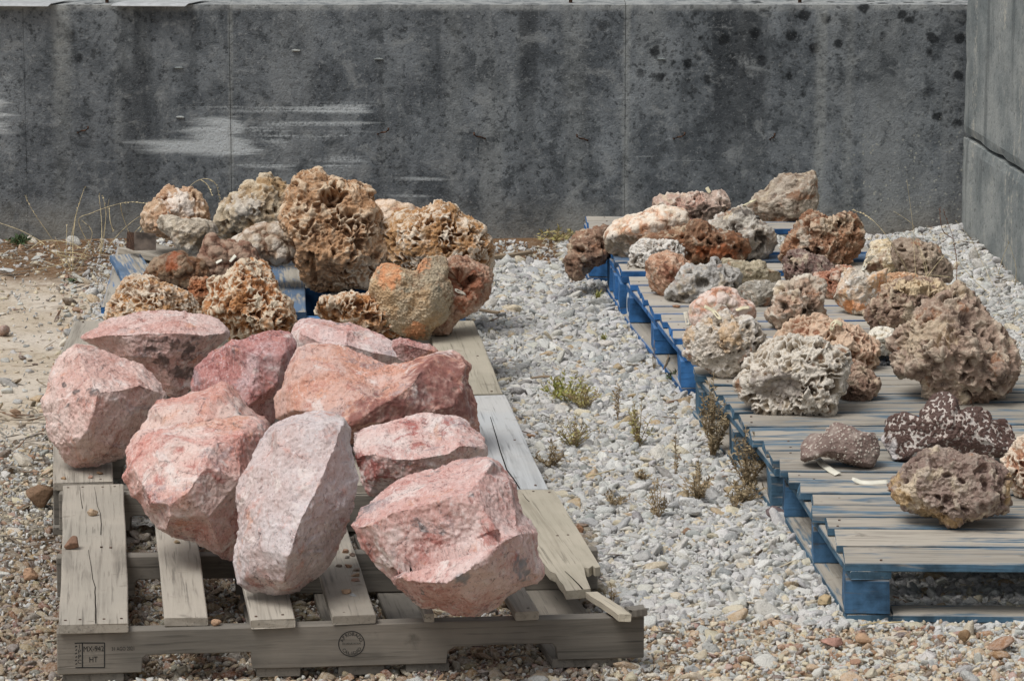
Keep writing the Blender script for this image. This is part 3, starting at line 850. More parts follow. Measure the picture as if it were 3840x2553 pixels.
b1 = plank('deck_board', pal, (G(220, 2343, DECK) + G(484, 2334, DECK)) / 2, (G(242, 1817, DECK) + G(460, 1817, DECK)) / 2, 0.141, 0.019, W_GREY, o1)
p1board(615, 778, 2316); p1board(939, 1106, 2320); p1board(1248, 1412, 2308); p1board(1590, 1628, 2298, 0.35); p1board(1932, 2022, 2293)
# bottom boards
for t, w in [(0.06, 0.125), (0.375, 0.09), (0.515, 0.095), (0.63, 0.09), (0.90, 0.14)]:
    a = lerp(sA, sB, t) + Vector((0, 0.006, 0)); a.z = 0.0185; b = lerp(farL, farR, t); b.z = 0.0185
    plank('bottom_board', pal, a, b, w, 0.018, W_SIDE, o1)
# the broken board at the right end
poly = [(1853, 1836), (1960, 1835), (2077, 1836), (2140, 1940), (2205, 2048), (2251, 2124), (2232, 2128), (2222, 2120), (2208, 2130), (2190, 2126), (2196, 2160), (2206, 2185), (2215, 2206), (2170, 2211), (2123, 2214), (2112, 2190), (2098, 2175), (2085, 2150), (2062, 2140), (2040, 2112), (2016, 2100), (1990, 2060)]
W3 = [G(x, y, DECK) - o1 for x, y in poly]
bm = bmesh.new()
top = [bm.verts.new(v) for v in W3]; bot = [bm.verts.new(v - Vector((0, 0, 0.019))) for v in W3]
bm.faces.new(top); bm.faces.new(bot[::-1])
for i in range(len(top)):
    j = (i + 1) % len(top); bm.faces.new([top[i], bot[i], bot[j], top[j]])
bmesh.ops.recalc_face_normals(bm, faces=bm.faces)
bmesh.ops.triangulate(bm, faces=[f for f in bm.faces if len(f.verts) > 4])
rotm = Matrix.Rotation(-math.atan2(0.7, -0.115), 4, 'Z')
bm.transform(rotm)
me = bpy.data.meshes.new('deck_board'); bm.to_mesh(me); bm.free(); me.materials.append(W_OLIVE)
o = link('deck_board', me, pal, (0, 0, 0), (0, 0, math.atan2(0.7, -0.115)))
o['label'] = 'broken tan deck board with a jagged near end'
# splinters
s1 = plank('splinter', pal, G(2222, 2215, DECK - 0.002), G(2345, 2302, DECK + 0.006), 0.026, 0.017, W_OLIVE, o1, 0.001, 0.006)
s2 = plank('splinter', pal, G(2355, 2278, DECK + 0.004), G(2412, 2272, DECK + 0.004), 0.03, 0.018, W_SIDE, o1, 0.0, 0.006)
nl = []
for (x, y) in [(245, 2325), (300, 2322), (390, 2320), (455, 2318), (255, 1828), (310, 1826), (385, 1826), (430, 1824), (640, 2300), (690, 2302), (740, 2300), (380, 2050), (415, 2052), (960, 2310), (1060, 2304), (1290, 2296), (1380, 2288), (1980, 2280), (2000, 2010), (2090, 2008), (2130, 2005), (2000, 1842), (2060, 1846)]:
    nl.append(G(x, y, DECK))
nails(pal, nl, o1)
# long drying cracks
M_CRACK = mat_plain('dark_crack', (38, 33, 29), 0.95, 0.05)
def crack(parent, px, w, org, z=DECK):
    V = []; F = []
    for i, (x, y) in enumerate(px):
        q = G(x, y, z + 0.0006) - Vector(org); s = w * (0.35 + 0.65 * i / max(1, len(px) - 1))
        V += [q + Vector((-s, 0, 0)), q + Vector((s, 0, 0))]
    for i in range(len(px) - 1): F.append([2 * i, 2 * i + 1, 2 * i + 3, 2 * i + 2])
    link('crack', mesh_py('crack', V, F, M_CRACK), parent)
crack(pal, A3_([(295, 805), (300, 850), (318, 950), (330, 1050), (340, 1080), (352, 1120), (348, 1160), (352, 1200), (351, 1250), (356, 1300), (355, 1350), (357, 1425)]), 0.0013, o1)
crack(pal, A3_([(345, 280), (360, 360), (370, 440), (395, 500), (402, 590), (398, 680)]), 0.0009, o1)
crack(pal, A3_([(222, 280), (232, 380), (245, 460)]), 0.0008, o1)
crack(pal, [(2118, 2140), (2145, 2165), (2170, 2190), (2185, 2208)], 0.0020, o1)
crack(pal, [(1960, 1850), (1972, 1868), (1985, 1880)], 0.0012, o1)
# ink stamps on the front beam
dirS = (sB - sA).normalized(); upS = Vector((0, 0, 1)); nS = Vector((dirS.y, -dirS.x, 0))
fr_loc = Vector(front_st.location) + o1
def on_front(px, py):                # point of the front face seen at that pixel
    r = ray(px, py); q = sA.copy(); q.z = 0
    # face plane through sA with normal nS
    t = (q - Vector((0, 0, CAM_H))).dot(nS) / r.dot(nS)
    return Vector((0, 0, CAM_H)) + r * t
def text_mesh(s, size):
    cu = bpy.data.curves.new('stamp_text', 'FONT'); cu.body = s; cu.size = size; cu.align_x = 'CENTER'; cu.align_y = 'CENTER'
    cu.resolution_u = 2
    ob = bpy.data.objects.new('stamp_text', cu); C.objects.link(ob)
    dg = bpy.context.evaluated_depsgraph_get()
    me = bpy.data.meshes.new_from_object(ob.evaluated_get(dg))
    bpy.data.objects.remove(ob)
    me.materials.clear(); me.materials.append(M_INK)
    return me
Mf = Matrix((dirS, upS, nS)).transposed().to_4x4()           # local x along the beam, y up, z out
PROUD = 0.0007
def stamp(me, px, py, rot=0.0, sx=1.0):
    q = on_front(px, py) + nS * PROUD
    M = Matrix.Translation(q) @ Mf @ Matrix.Rotation(rot, 4, 'Z') @ Matrix.Diagonal((sx, 1, 1, 1))
    me.transform(M)
    me.transform(Matrix.Translation(-o1))
    return me
def join(meshes, name):
    bm = bmesh.new()
    for m_ in meshes: bm.from_mesh(m_)
    me = bpy.data.meshes.new(name); bm.to_mesh(me); bm.free(); me.materials.append(M_INK)
    return me
def bar(px0, py0, px1, py1, w=0.0011):
    a = on_front(px0, py0); b = on_front(px1, py1); d = (b - a).normalized(); s = d.cross(nS) * w
    V = [v + nS * PROUD - o1 for v in (a - s, b - s, b + s, a + s)]
    return mesh_py('bar', V, [[0, 1, 2, 3]], M_INK)
def ring(px, py, r, w=0.0009):
    q = on_front(px, py); V = []; F = []
    for i in range(48):
        g = 2 * math.pi * i / 48
        for rr in (r - w, r + w):
            V.append(q + dirS * (rr * math.cos(g)) + upS * (rr * math.sin(g)) + nS * PROUD - o1)
    for i in range(48):
        j = (i + 1) % 48; F.append([2 * i, 2 * i + 1, 2 * j + 1, 2 * j])
    return mesh_py('ring', V, F, M_INK)
ms = [bar(308, 2409, 393, 2409), bar(392, 2409, 392, 2501), bar(393, 2501, 308, 2501), bar(309, 2409, 309, 2501), bar(280, 2410, 308, 2409), bar(283, 2501, 308, 2501),
      stamp(text_mesh('MX-942', 0.0165), 351, 2432, 0, 0.78), stamp(text_mesh('HT', 0.017), 350, 2472, 0, 0.8)]
for i, ch in enumerate('IPPC'): ms.append(stamp(text_mesh(ch, 0.0125), 298, 2423 + i * 19))
for i in range(6): ms.append(bar(281 + (i % 2) * 2, 2424 + i * 13, 289, 2420 + i * 13, 0.0010))
st = link('treatment_stamp', join(ms, 'treatment_stamp'), pal); st['label'] = 'black ink treatment mark reading IPPC MX-942 HT'
st = link('date_stamp', join([stamp(text_mesh('31 AGO 2021', 0.0115), 462, 2431, 0, 0.72)], 'date_stamp'), pal); st['label'] = 'black ink date 31 AGO 2021'
cx, cy = 1318, 2412
ms = [ring(cx, cy, 0.0265), stamp(text_mesh('DE EXPORTACION', 0.0060), cx, cy, 0, 0.75)]
for word, g0, sgn in (('APROBADO', 158, -1), ('CALIDAD', 220, 1)):
    for i, ch in enumerate(word):
        g = R(g0 + sgn * (136 if sgn < 0 else 104) * i / (len(word) - 1))
        me = text_mesh(ch, 0.0100)
        me.transform(Matrix.Rotation(g - math.pi / 2 if sgn < 0 else g + math.pi / 2, 4, 'Z'))
        me.transform(Matrix.Translation((0.0205 * math.cos(g), 0.0205 * math.sin(g), 0)))
        ms.append(stamp(me, cx, cy))
st = link('round_stamp', join(ms, 'round_stamp'), pal); st['label'] = 'round black ink stamp reading APROBADO CALIDAD'

# ---- the pallets behind it
def stringer_pallet(name, label, nl_, nr_, fl_, fr_, mats, side, boards, group, blue=False):
    org = (Vector(nl_) + Vector(fr_)) / 2; org.z = 0
    e = empty(name, org); tag(e, label, 'pallet', group)
    nl_, nr_, fl_, fr_ = [Vector((v[0], v[1], DECK)) for v in (nl_, nr_, fl_, fr_)]
    for t in (0.02, 0.5, 0.965):
        stringer(e, lerp(nl_, fl_, t), lerp(nr_, fr_, t), org, side)
    for i, (t, w) in enumerate(boards):
        j = random.uniform(-0.006, 0.006)
        plank('deck_board', e, lerp(nl_, nr_, t) + Vector((0, j, 0)), lerp(fl_, fr_, t), w, 0.019, mats[i % len(mats)], org)
    for t, w in [(0.05, 0.12), (0.5, 0.1), (0.95, 0.12)]:
        a = lerp(nl_, nr_, t); b = lerp(fl_, fr_, t); a.z = b.z = 0.0185
        plank('bottom_board', e, a, b, w, 0.018, side, org)
    pts = []
    for (t, w) in (boards[0], boards[-1]):
        for s in (-.3, .3):
            for v in (0.03, 0.5, 0.97):
                q = lerp(lerp(nl_, nr_, t), lerp(fl_, fr_, t), v) + (nr_ - nl_).normalized() * (s * w); pts.append(q)
    nails(e, pts, org)
    return e
BD = [(0.06, 0.14), (0.22, 0.09), (0.36, 0.1), (0.5, 0.09), (0.64, 0.09), (0.78, 0.1), (0.938, 0.14)]
P2l, P2r = G(200, 1806, DECK), G(2062, 1830, DECK)
P2fr = G(1899, 1486, DECK); P2fl = P2fr + Vector((-1.17, 0.03, 0))
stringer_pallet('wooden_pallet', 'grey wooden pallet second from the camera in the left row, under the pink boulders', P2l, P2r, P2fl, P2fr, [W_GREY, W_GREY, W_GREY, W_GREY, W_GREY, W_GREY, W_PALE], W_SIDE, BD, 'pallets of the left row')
p2e = bpy.data.objects['wooden_pallet.001']
crack(p2e, [(1812, 1486), (1822, 1520), (1838, 1560), (1850, 1600), (1862, 1640), (1876, 1690), (1900, 1760), (1930, 1800), (1948, 1830)], 0.0018, p2e.location)
crack(p2e, [(1880, 1488), (1890, 1520), (1896, 1545)], 0.0010, p2e.location)
P3r, P3fr = G(1893, 1476, DECK), G(1777, 1205, DECK)
P3l = P3r + Vector((-1.19, 0.03, 0)); P3fl = P3fr + Vector((-1.13, 0.02, 0))
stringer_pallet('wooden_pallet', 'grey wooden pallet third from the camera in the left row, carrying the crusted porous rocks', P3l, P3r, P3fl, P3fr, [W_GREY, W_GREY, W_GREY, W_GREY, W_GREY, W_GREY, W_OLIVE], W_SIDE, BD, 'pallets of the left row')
P4l, P4r = G(392, 1150, DECK), P3fr + Vector((-0.02, 0.05, 0))
P4fl = P4l + Vector((-0.05, 1.0, 0)); P4fr = P4r + Vector((-0.08, 1.03, 0))
p4 = stringer_pallet('wooden_pallet', 'blue painted pallet at the far end of the left row under the porous rock heap', P4l, P4r, P4fl, P4fr, [W_BLUE_NEW, W_BLUE_TOP, W_BLUE_TOP, W_BLUE_TOP, W_BLUE_TOP, W_BLUE_TOP, W_BLUE_TOP], W_BLUE_BLK, [(0.05, 0.12), (0.20, 0.1), (0.34, 0.1), (0.505, 0.115), (0.655, 0.1), (0.79, 0.1), (0.94, 0.12)], 'pallets of the left row')
org4 = p4.location
lb = plank('loose_board', None, G(470, 955, DECK + 0.045), G(525, 1050, DECK + 0.02), 0.095, 0.02, W_BLUE_TOP, (0, 0, 0), 0.001, 0.004)
lb.name = 'loose_board'
tag(lb, 'short loose board with a bright blue tip, left of the rock heap', 'board')
lb = plank('loose_board', None, G(505, 925, DECK + 0.03), G(800, 975, DECK + 0.03), 0.13, 0.022, W_GREY, (0, 0, 0), 0.004, 0.006)
tag(lb, 'bare weathered board lying under the grey white rock at the far left', 'board')

# ---- right row: blue block pallets
def block_pallet(name, label, o, u_ang, v_ang, width, depth, boards, top_mat, side_mat, blk_mat, group, deck=0.135, gaps=True, end_jit=0.012):
    """o: near left top corner; boards: widths from near to far"""
    u = Vector((math.cos(R(u_ang)), math.sin(R(u_ang)), 0)); v = Vector((-math.sin(R(v_ang)), math.cos(R(v_ang)), 0))
    o = Vector((o[0], o[1], deck)); org = o + u * (width / 2) + v * (depth / 2); org.z = 0
    e = empty(name, org); tag(e, label, 'pallet', group)
    gap = (depth - sum(boards)) / (len(boards) - 1)
    y = 0.0; r2 = random.Random(int(o.y * 100)); nl = []
    for i, w in enumerate(boards):
        a = o + v * (y + w / 2) + u * r2.uniform(-end_jit, end_jit) + Vector((0, 0, r2.uniform(-.0015, .0008)))
        bo = plank('deck_board', e, a, a + u * (width + r2.uniform(-.01, .01)), w - 0.001, 0.0195, top_mat[i % len(top_mat)], org, 0.0015, 0.002)
        for dx in (0.045, width / 2):
            for s in (-.26, .24):
                if r2.random() < 0.75: nl.append(a + u * (dx + r2.uniform(-.028, .03)) + v * (s * w + r2.uniform(-.014, .014)))
        nails(bo, [q - org for q in nl], None); nl = []
        y += w + gap
    z1 = deck - 0.0195
    for k, s in enumerate((0.045, width / 2, width - 0.045)):
        a = o + u * s; a.z = z1 - 0.001
        plank('stringer_board', e, a + v * 0.002, a + v * (depth - 0.002), 0.09, 0.0185, side_mat, org)
        for j, t in enumerate((0.065, depth / 2, depth - 0.065)):
            c = o + u * s + v * t
            bw = 0.094 if k != 1 else 0.10
            h0, h1 = 0.019, z1 - 0.021
            a2 = c - u * (bw / 2); b2 = c + u * (bw / 2)
            a2.z = b2.z = h1
            plank('block', e, a2, b2, 0.125, h1 - h0, blk_mat, org, 0.0, 0.001)
        a = o + u * s; a.z = 0.018
        plank('bottom_board', e, a + v * 0.004, a + v * (depth - 0.004), 0.10, 0.0175, side_mat, org)
    for t in (0.05, depth - 0.05):
        a = o + v * t + u * 0.10; a.z = 0.0172
        plank('bottom_board', e, a, a + u * (width - 0.2), 0.09, 0.0168, side_mat, org)
    return e
RG = 'pallets of the right row'
c1 = G(3190, 2107, 0.135)
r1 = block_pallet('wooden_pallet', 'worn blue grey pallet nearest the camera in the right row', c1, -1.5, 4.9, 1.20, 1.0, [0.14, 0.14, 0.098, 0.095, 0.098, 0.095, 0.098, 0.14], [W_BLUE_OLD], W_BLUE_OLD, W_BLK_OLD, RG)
c2 = G(2908, 1722, 0.135)
block_pallet('wooden_pallet', 'worn blue grey pallet second from the camera in the right row', c2, 1.5, 7.6, 1.20, 1.10, [0.095, 0.098, 0.14, 0.14, 0.098, 0.095, 0.098, 0.095, 0.12], [W_BLUE_OLD], W_BLUE_OLD, W_BLUE_OLD, RG)
c3 = G(2566, 1300, 0.135)
r3 = block_pallet('wooden_pallet', 'bright blue pallet third in the right row, white curl on its corner block', c3, 2.0, 7.0, 0.86, 1.06, [0.12, 0.1, 0.1, 0.1, 0.1, 0.1, 0.1, 0.1, 0.13], [W_BLUE_NEW], W_BLUE_NEW, W_BLUE_BLK, RG)
c4 = G(2334, 1014, 0.135)
r4 = block_pallet('wooden_pallet', 'bright blue half hidden pallet fourth from the camera in the right row', c4, 2.0, 5.2, 0.80, 0.40, [0.12, 0.1, 0.1], [W_BLUE_NEW, W_BLUE_TOP], W_BLUE_NEW, W_BLUE_BLK, RG)
c5 = G(2212, 858, 0.172)
block_pallet('wooden_pallet', 'raised blue pallet against the wall under the tall slab rock', c5, 1.0, 3.0, 0.74, 0.24, [0.115, 0.11], [W_BLUE_NEW], W_BLUE_NEW, W_BLUE_BLK, RG, 0.172)
# white curl sprayed on the corner block of the third pallet
V = []; F = []
cc = G(2358, 1090, 0.0)
vdir = Vector((-math.sin(R(7.0)), math.cos(R(7.0)), 0)); nL = Vector((-vdir.y * -1, 0, 0))
side_n = Vector((-math.cos(R(7.0)), -math.sin(R(7.0)), 0))
u3 = Vector((math.cos(R(2)), math.sin(R(2)), 0))
bc = Vector((c3.x, c3.y, 0)) + vdir * (1.06 - 0.065) - u3 * 0.0035
for i in range(25):
    g = R(60 + 250 * i / 24)
    for rr in (0.017, 0.027):
        V.append(bc + vdir * (-rr * math.cos(g) * 1.1) + Vector((0, 0, 0.062 + rr * 1.35 * math.sin(g))) - r3.location)
for i in range(24): F.append([2 * i, 2 * i + 1, 2 * i + 3, 2 * i + 2])
link('paint_mark', mesh_py('paint_mark', V, F, M_WPAINT), r3)['label'] = 'white sprayed curl like a letter C'

# ================================================================== ROCKS
_EDGE = {}
def edges_of(s):
    if s not in _EDGE:
        F = ICO[s][1]
        e = np.concatenate([F[:, [0, 1]], F[:, [1, 2]], F[:, [2, 0]]])
        e = np.unique(np.sort(e, 1), axis=0)
        deg = np.bincount(e.ravel(), minlength=len(ICO[s][0])).astype(float)
        _EDGE[s] = (e, deg)
    return _EDGE[s]
def smooth_r(r, s, it):
    e, deg = edges_of(s); n = len(r)
    for _ in range(it):
        a = np.bincount(e[:, 0], r[e[:, 1]], n) + np.bincount(e[:, 1], r[e[:, 0]], n)
        r = 0.5 * r + 0.5 * a / deg
    return r
def vnormals(P, F):
    fn = np.cross(P[F[:, 1]] - P[F[:, 0]], P[F[:, 2]] - P[F[:, 0]])
    N = np.zeros_like(P)
    for k in range(3):
        for c in range(3): N[:, c] += np.bincount(F[:, k], fn[:, c], len(P))
    return N / np.maximum(np.linalg.norm(N, axis=1), 1e-12)[:, None]

def relief(kind, P, Rm, seed, cs, amp):
    """returns (offset in metres, pit 0..1)"""
    S = P + np.array([seed * 3.1, seed * 1.7, seed * 5.3])
    base = fbm(S / (Rm * 0.75), 4)
    fine = fbm(S / 0.012, 3)
    if kind == 'porous':
        q = warp(S / cs, 0.75); q = warp(q * 1.3, 0.35) / 1.3
        F1, F2, cid = worley(q)
        rg_ = F2 - F1
        zone = sstep(-0.40, 0.10, fbm(S / (Rm * 0.45) + 5, 3) + 0.35 * (amp - 0.7))
        hole = sstep(0.09, 0.28, rg_) * np.where(cid > 0.22, 0.5 + 0.6 * cid, 0.10) * (0.15 + 0.85 * zone)
        q2 = warp(S / (cs * 0.5), 0.5); G1, G2, c2 = worley(q2)
        h2 = sstep(0.10, 0.45, G2 - G1) * (c2 > 0.6)
        rd = ridged(S / (cs * 1.6), 3)
        d = -cs * 1.1 * amp * hole - cs * 0.16 * h2 * (1 - hole) + 0.13 * Rm * base + cs * 0.38 * (rd - 0.5) + 0.004 * fine + cs * 0.3
        return d, np.clip(1 - hole - 0.25 * h2 + 0.2 * (rd - 0.5) - 0.20 * (1 - zone), 0, 1)
    if kind == 'rough':
        q = warp(S / cs, 0.6)
        F1, F2, cid = worley(q)
        hole = sstep(0.5, 0.22, F1) * (cid > 0.5)
        rd = ridged(S / (cs * 1.9), 4)
        lump = np.sqrt(np.clip(1 - (F1 / 0.8) ** 2, 0, 1))
        rd2 = ridged(warp(S / (cs * 0.75), 0.4), 3)
        d = amp * (0.16 * Rm * base + cs * 0.48 * (rd - 0.45) + cs * 0.20 * (rd2 - 0.45) - cs * 0.75 * hole + cs * 0.10 * lump) + 0.005 * fine
        pit = np.clip(0.5 + 0.8 * (rd - 0.45) - 0.6 * hole + 0.2 * base, 0, 1)
        return d, pit
    if kind == 'botry':
        F1, F2, cid = worley(warp(S / cs, 0.2))
        b = np.sqrt(np.clip(1 - (F1 / 0.78) ** 2, 0, 1))
        G1, G2, c2 = worley(S / (cs * 0.42))
        b2 = np.sqrt(np.clip(1 - (G1 / 0.75) ** 2, 0, 1))
        d = amp * (cs * 0.42 * b * (0.5 + 0.7 * cid) + cs * 0.10 * b2 + 0.11 * Rm * base) + 0.0012 * fine
        return d, np.clip(0.15 + 0.8 * b, 0, 1)
    if kind == 'nodule':
        F1, F2, cid = worley(S / cs)
        on = (cid > 0.12 + 0.5 * sstep(0.1, 0.45, fbm(S / 0.05, 3)))
        b = np.sqrt(np.clip(1 - (F1 / 0.72) ** 2, 0, 1)) * on
        d = amp * (cs * 0.40 * b + 0.07 * Rm * base)
        return d, sstep(0.05, 0.35, b)
    if kind == 'speck':
        F1, F2, cid = worley(S / cs)
        b = np.sqrt(np.clip(1 - (F1 / (0.22 + 0.30 * cid * cid)) ** 2, 0, 1)) * (cid > 0.30 + 0.55 * sstep(-0.2, 0.3, fbm(S / 0.035, 3)))
        d = amp * (cs * 0.30 * b + 0.08 * Rm * base + 0.02 * Rm * ridged(S / 0.02, 3))
        return d, sstep(0.05, 0.4, b)
    if kind == 'slab':
        rd = ridged(S / (Rm * 0.55) * np.array([1, 1, 2.2]), 5)
        F1, F2, cid = worley(S / (Rm * 0.5))
        d = amp * (0.11 * Rm * base + 0.05 * Rm * (rd - 0.45) + 0.06 * Rm * (cid - 0.5)) + 0.003 * fine
        return d, np.clip(0.5 + 0.9 * (rd - 0.45) + 0.25 * fine, 0, 1)
    if kind == 'grain':
        F1, F2, cid = worley(S / cs)
        d = amp * (0.09 * Rm * base + cs * 0.5 * np.clip(1 - F1 / 0.7, 0, 1)) + 0.0015 * fine
        return d, np.clip(0.5 + base * 0.6 + 0.3 * (0.5 - F1), 0, 1)
    raise ValueError(kind)

ROCK_BVH = []
NAMES = {}
def polar(a, b):
    """outline (a,b) around the origin -> radius at 720 angles"""
    th = np.linspace(-math.pi, math.pi, 721)[:-1]
    out = np.full(720, 1e-4)
    dx, dy = np.cos(th), np.sin(th)
    n = len(a)
    for i in range(n):
        x0, y0, x1, y1 = a[i], b[i], a[(i + 1) % n], b[(i + 1) % n]
        ex, ey = x1 - x0, y1 - y0
        den = dx * ey - dy * ex
        den = np.where(np.abs(den) < 1e-12, 1e-12, den)
        t = (x0 * ey - y0 * ex) / den
        u = (x0 * dy - y0 * dx) / den
        ok = (t > 0) & (u >= -1e-6) & (u <= 1 + 1e-6)
        out = np.where(ok, np.maximum(out, t), out)
    for _ in range(2):
        out = 0.25 * np.roll(out, 1) + 0.5 * out + 0.25 * np.roll(out, -1)
    return th, out

def rock(name, label, cat, group, pts, mat, seed, rest=DECK, Y=None, kind='rough', cs=0.03, amp=1.0, tf=0.85, s=6, nexp=2.5, ridges=None, hollows=(), patches=(), kind2=None, cs2=None, amp2=1.0, floor=None, tilt=0.30, facets=9, cracks=()):
    pts = np.array(pts, float)
    x, y = pts[:, 0], pts[:, 1]
    A2 = x * np.roll(y, -1) - np.roll(x, -1) * y
    A = A2.sum() / 2
    cx = ((x + np.roll(x, -1)) * A2).sum() / (6 * A); cy = ((y + np.roll(y, -1)) * A2).sum() / (6 * A)
    c0 = ray(cx, cy).normalized(); e1 = c0.cross(Vector((0, 0, 1))).normalized(); e2 = e1.cross(c0); e3 = -c0
    def loc(px, py):
        r = ray(px, py); k = r.dot(c0); return r.dot(e1) / k, r.dot(e2) / k
    ab = np.array([loc(px, py) for px, py in pts])
    zu = c0.z + ab[:, 0] * e1.z + ab[:, 1] * e2.z
    t = Y / c0.y if Y else (CAM_H - rest) / -zu.min()
    a, b = ab[:, 0] * t, ab[:, 1] * t
    Cw = np.array([0, 0, CAM_H]) + np.array(c0) * t
    th, Rr = polar(a, b)
    Rm = math.sqrt(abs((a * np.roll(b, -1) - np.roll(a, -1) * b).sum()) / 2 / math.pi)
    V, F = ICO[s]
    if ridges is not None:
        P2 = [Vector((a[i], b[i])) for i in range(len(a))]
        Z = [(-tilt * b[i] if b[i] > 0 else -0.12 * b[i]) for i in range(len(a))]
        ed = [(i, (i + 1) % len(a)) for i in range(len(a))]
        for line in ridges:
            prev = None
            for (px, py, d) in line:
                u, v = loc(px, py); P2.append(Vector((u * t, v * t))); Z.append(d * 1.3 * Rm)
                if prev is not None: ed.append((prev, len(P2) - 1))
                prev = len(P2) - 1
        vo, eo, fo, ov, oe, of = delaunay_2d_cdt(P2, ed, [], 1, 1e-6)
        Zo = [np.mean([Z[i] for i in src]) if src else 0.2 * Rm for src in ov]
        Vp = [Vector((p.x, p.y, z)) for p, z in zip(vo, Zo)]
        Fp = [list(f) for f in fo]
        n0 = len(a); b0 = len(Vp)
        idx = {}
        for k2, src in enumerate(ov):
            for i in src:
                if i < n0: idx[i] = k2
        ring_ = [idx[i] for i in range(n0)]
        for i in range(n0): Vp.append(Vector((a[i] * 0.78, b[i] * 0.78, Z[i] - 0.55 * Rm)))
        Vp.append(Vector((0, 0, -0.85 * Rm)))
        for i in range(n0):
            j = (i + 1) % n0
            Fp.append([ring_[i], b0 + i, b0 + j, ring_[j]]); Fp.append([b0 + i, b0 + n0, b0 + j])
        tree = BVHTree.FromPolygons(Vp, Fp)
        r = np.zeros(len(V)); og = Vector((0, 0, 0.0))
        for i, d in enumerate(V):
            hit = tree.ray_cast(og, Vector(d))
            r[i] = hit[3] if hit[0] is not None else Rm * 0.6
        P = V * r[:, None]
        rc = np.random.RandomState(seed * 19 + 2)
        for _ in range(4):
            nn = np.array([rc.uniform(-.9, .9), rc.uniform(-.9, .9), rc.uniform(.15, 1.0)]); nn /= np.linalg.norm(nn)
            pr = P @ nn; hh = pr.max() * rc.uniform(.965, .99)
            P = P - nn * np.maximum(0, pr - hh)[:, None] * 0.95
        Nn = vnormals(P, F)
        S = P + np.array([seed * 3.1, seed * 1.7, seed * 5.3])
        F1, F2, cid = worley(warp(S / (0.32 * Rm), 0.4))
        G1, G2, cid2 = worley(warp(S / (0.13 * Rm), 0.4))
        H1, H2, cid3 = worley(warp(S / (0.055 * Rm) * np.array([1, 1, 1.6]), 0.5))
        d = 0.030 * Rm * fbm(S / (0.7 * Rm), 5, 0.50) + 0.018 * Rm * (cid - 0.5) * sstep(0.0, 0.12, F2 - F1) + 0.012 * Rm * (cid2 - 0.5) * sstep(0, 0.14, G2 - G1) + 0.006 * Rm * (cid3 - 0.5) * sstep(0, 0.2, H2 - H1)
        d = d + 0.014 * Rm * (ridged(S / (0.22 * Rm) * np.array([1, 1, 1.7]), 5) - 0.4) + 0.0025 * fbm(S / 0.010, 3) - 0.003
        rc = np.random.RandomState(seed * 17 + 5)
        for sz, am_ in ((0.34, 0.026), (0.15, 0.010)):       # stepped fracture ledges
            nn = np.array([rc.uniform(-.6, .6), rc.uniform(.5, 1.0), rc.uniform(-.4, .4)]); nn /= np.linalg.norm(nn)
            u = (P @ nn) / (sz * Rm) + 0.9 * fbm(S / (0.5 * Rm) + 3, 3)
            saw = u - np.floor(u); saw = np.where(saw < 0.9, saw / 0.9, (1 - saw) / 0.1)
            d = d + am_ * Rm * (saw - 0.5) * sstep(-0.15, 0.25, fbm(S / (0.55 * Rm) + 8, 3))
        pit = np.clip(0.5 + fbm(S / (0.3 * Rm), 3), 0, 1)
    else:
        ct = np.sqrt(V[:, 0] ** 2 + V[:, 1] ** 2)
        tv = np.arctan2(V[:, 1], V[:, 0])
        Rv = np.interp(tv, np.append(th, math.pi), np.append(Rr, Rr[0]))
        T = tf * Rm
        r = ((ct / Rv) ** nexp + (np.abs(V[:, 2]) / T) ** nexp) ** (-1 / nexp)
        r = r * (1 + 0.22 * fbm(V * 1.7 + seed * 2.2, 3) * np.abs(V[:, 2]))
        r = smooth_r(r, s, 2)
        P = V * r[:, None]
        rc = np.random.RandomState(seed * 13 + 1)      # broken flat faces turned towards the viewer
        for _ in range(facets):
            nn = np.array([rc.uniform(-.8, .8), rc.uniform(-.75, .9), rc.uniform(.35, 1.0)]); nn /= np.linalg.norm(nn)
            pr = P @ nn; hh = pr.max() * rc.uniform(.74, .93)
            P = P - nn * np.maximum(0, pr - hh - 0.02 * Rm * fbm(P / (0.4 * Rm) + seed, 2))[:, None] * 0.88
        Nn = vnormals(P, F)
        d, pit = relief(kind, P, Rm, seed, cs, amp)
    # hand placed patches and hollows, seen in the plane facing the path
    patch = np.zeros(len(P))
    wv = fbm(P / (0.35 * Rm) + seed, 3) * 0.45
    we = wv + fbm(P / 0.014 + seed, 3) * 0.75
    for (px, py, rx, ry) in patches:
        u, v = loc(px, py); kx = t / FPX
        q = np.sqrt(((P[:, 0] - u * t) / (rx * kx)) ** 2 + ((P[:, 1] - v * t) / (ry * kx)) ** 2)
        patch = np.maximum(patch, sstep(1.10, 0.70, q + we) * (P[:, 2] > -0.2 * Rm))
    if kind2 and ridges is None:
        d2, p2 = relief(kind2, P, Rm, seed + 3, cs2 or cs, amp2)
        d = d * (1 - patch) + d2 * patch; pit = pit * (1 - patch) + p2 * patch
    for (px, py, rx, ry, dep) in hollows:
        u, v = loc(px, py); kx = t / FPX
        q = np.sqrt(((P[:, 0] - u * t) / (rx * kx)) ** 2 + ((P[:, 1] - v * t) / (ry * kx)) ** 2) + 0.35 * wv
        d = d - dep * sstep(1.1, 0.6, q) * (P[:, 2] > 0)
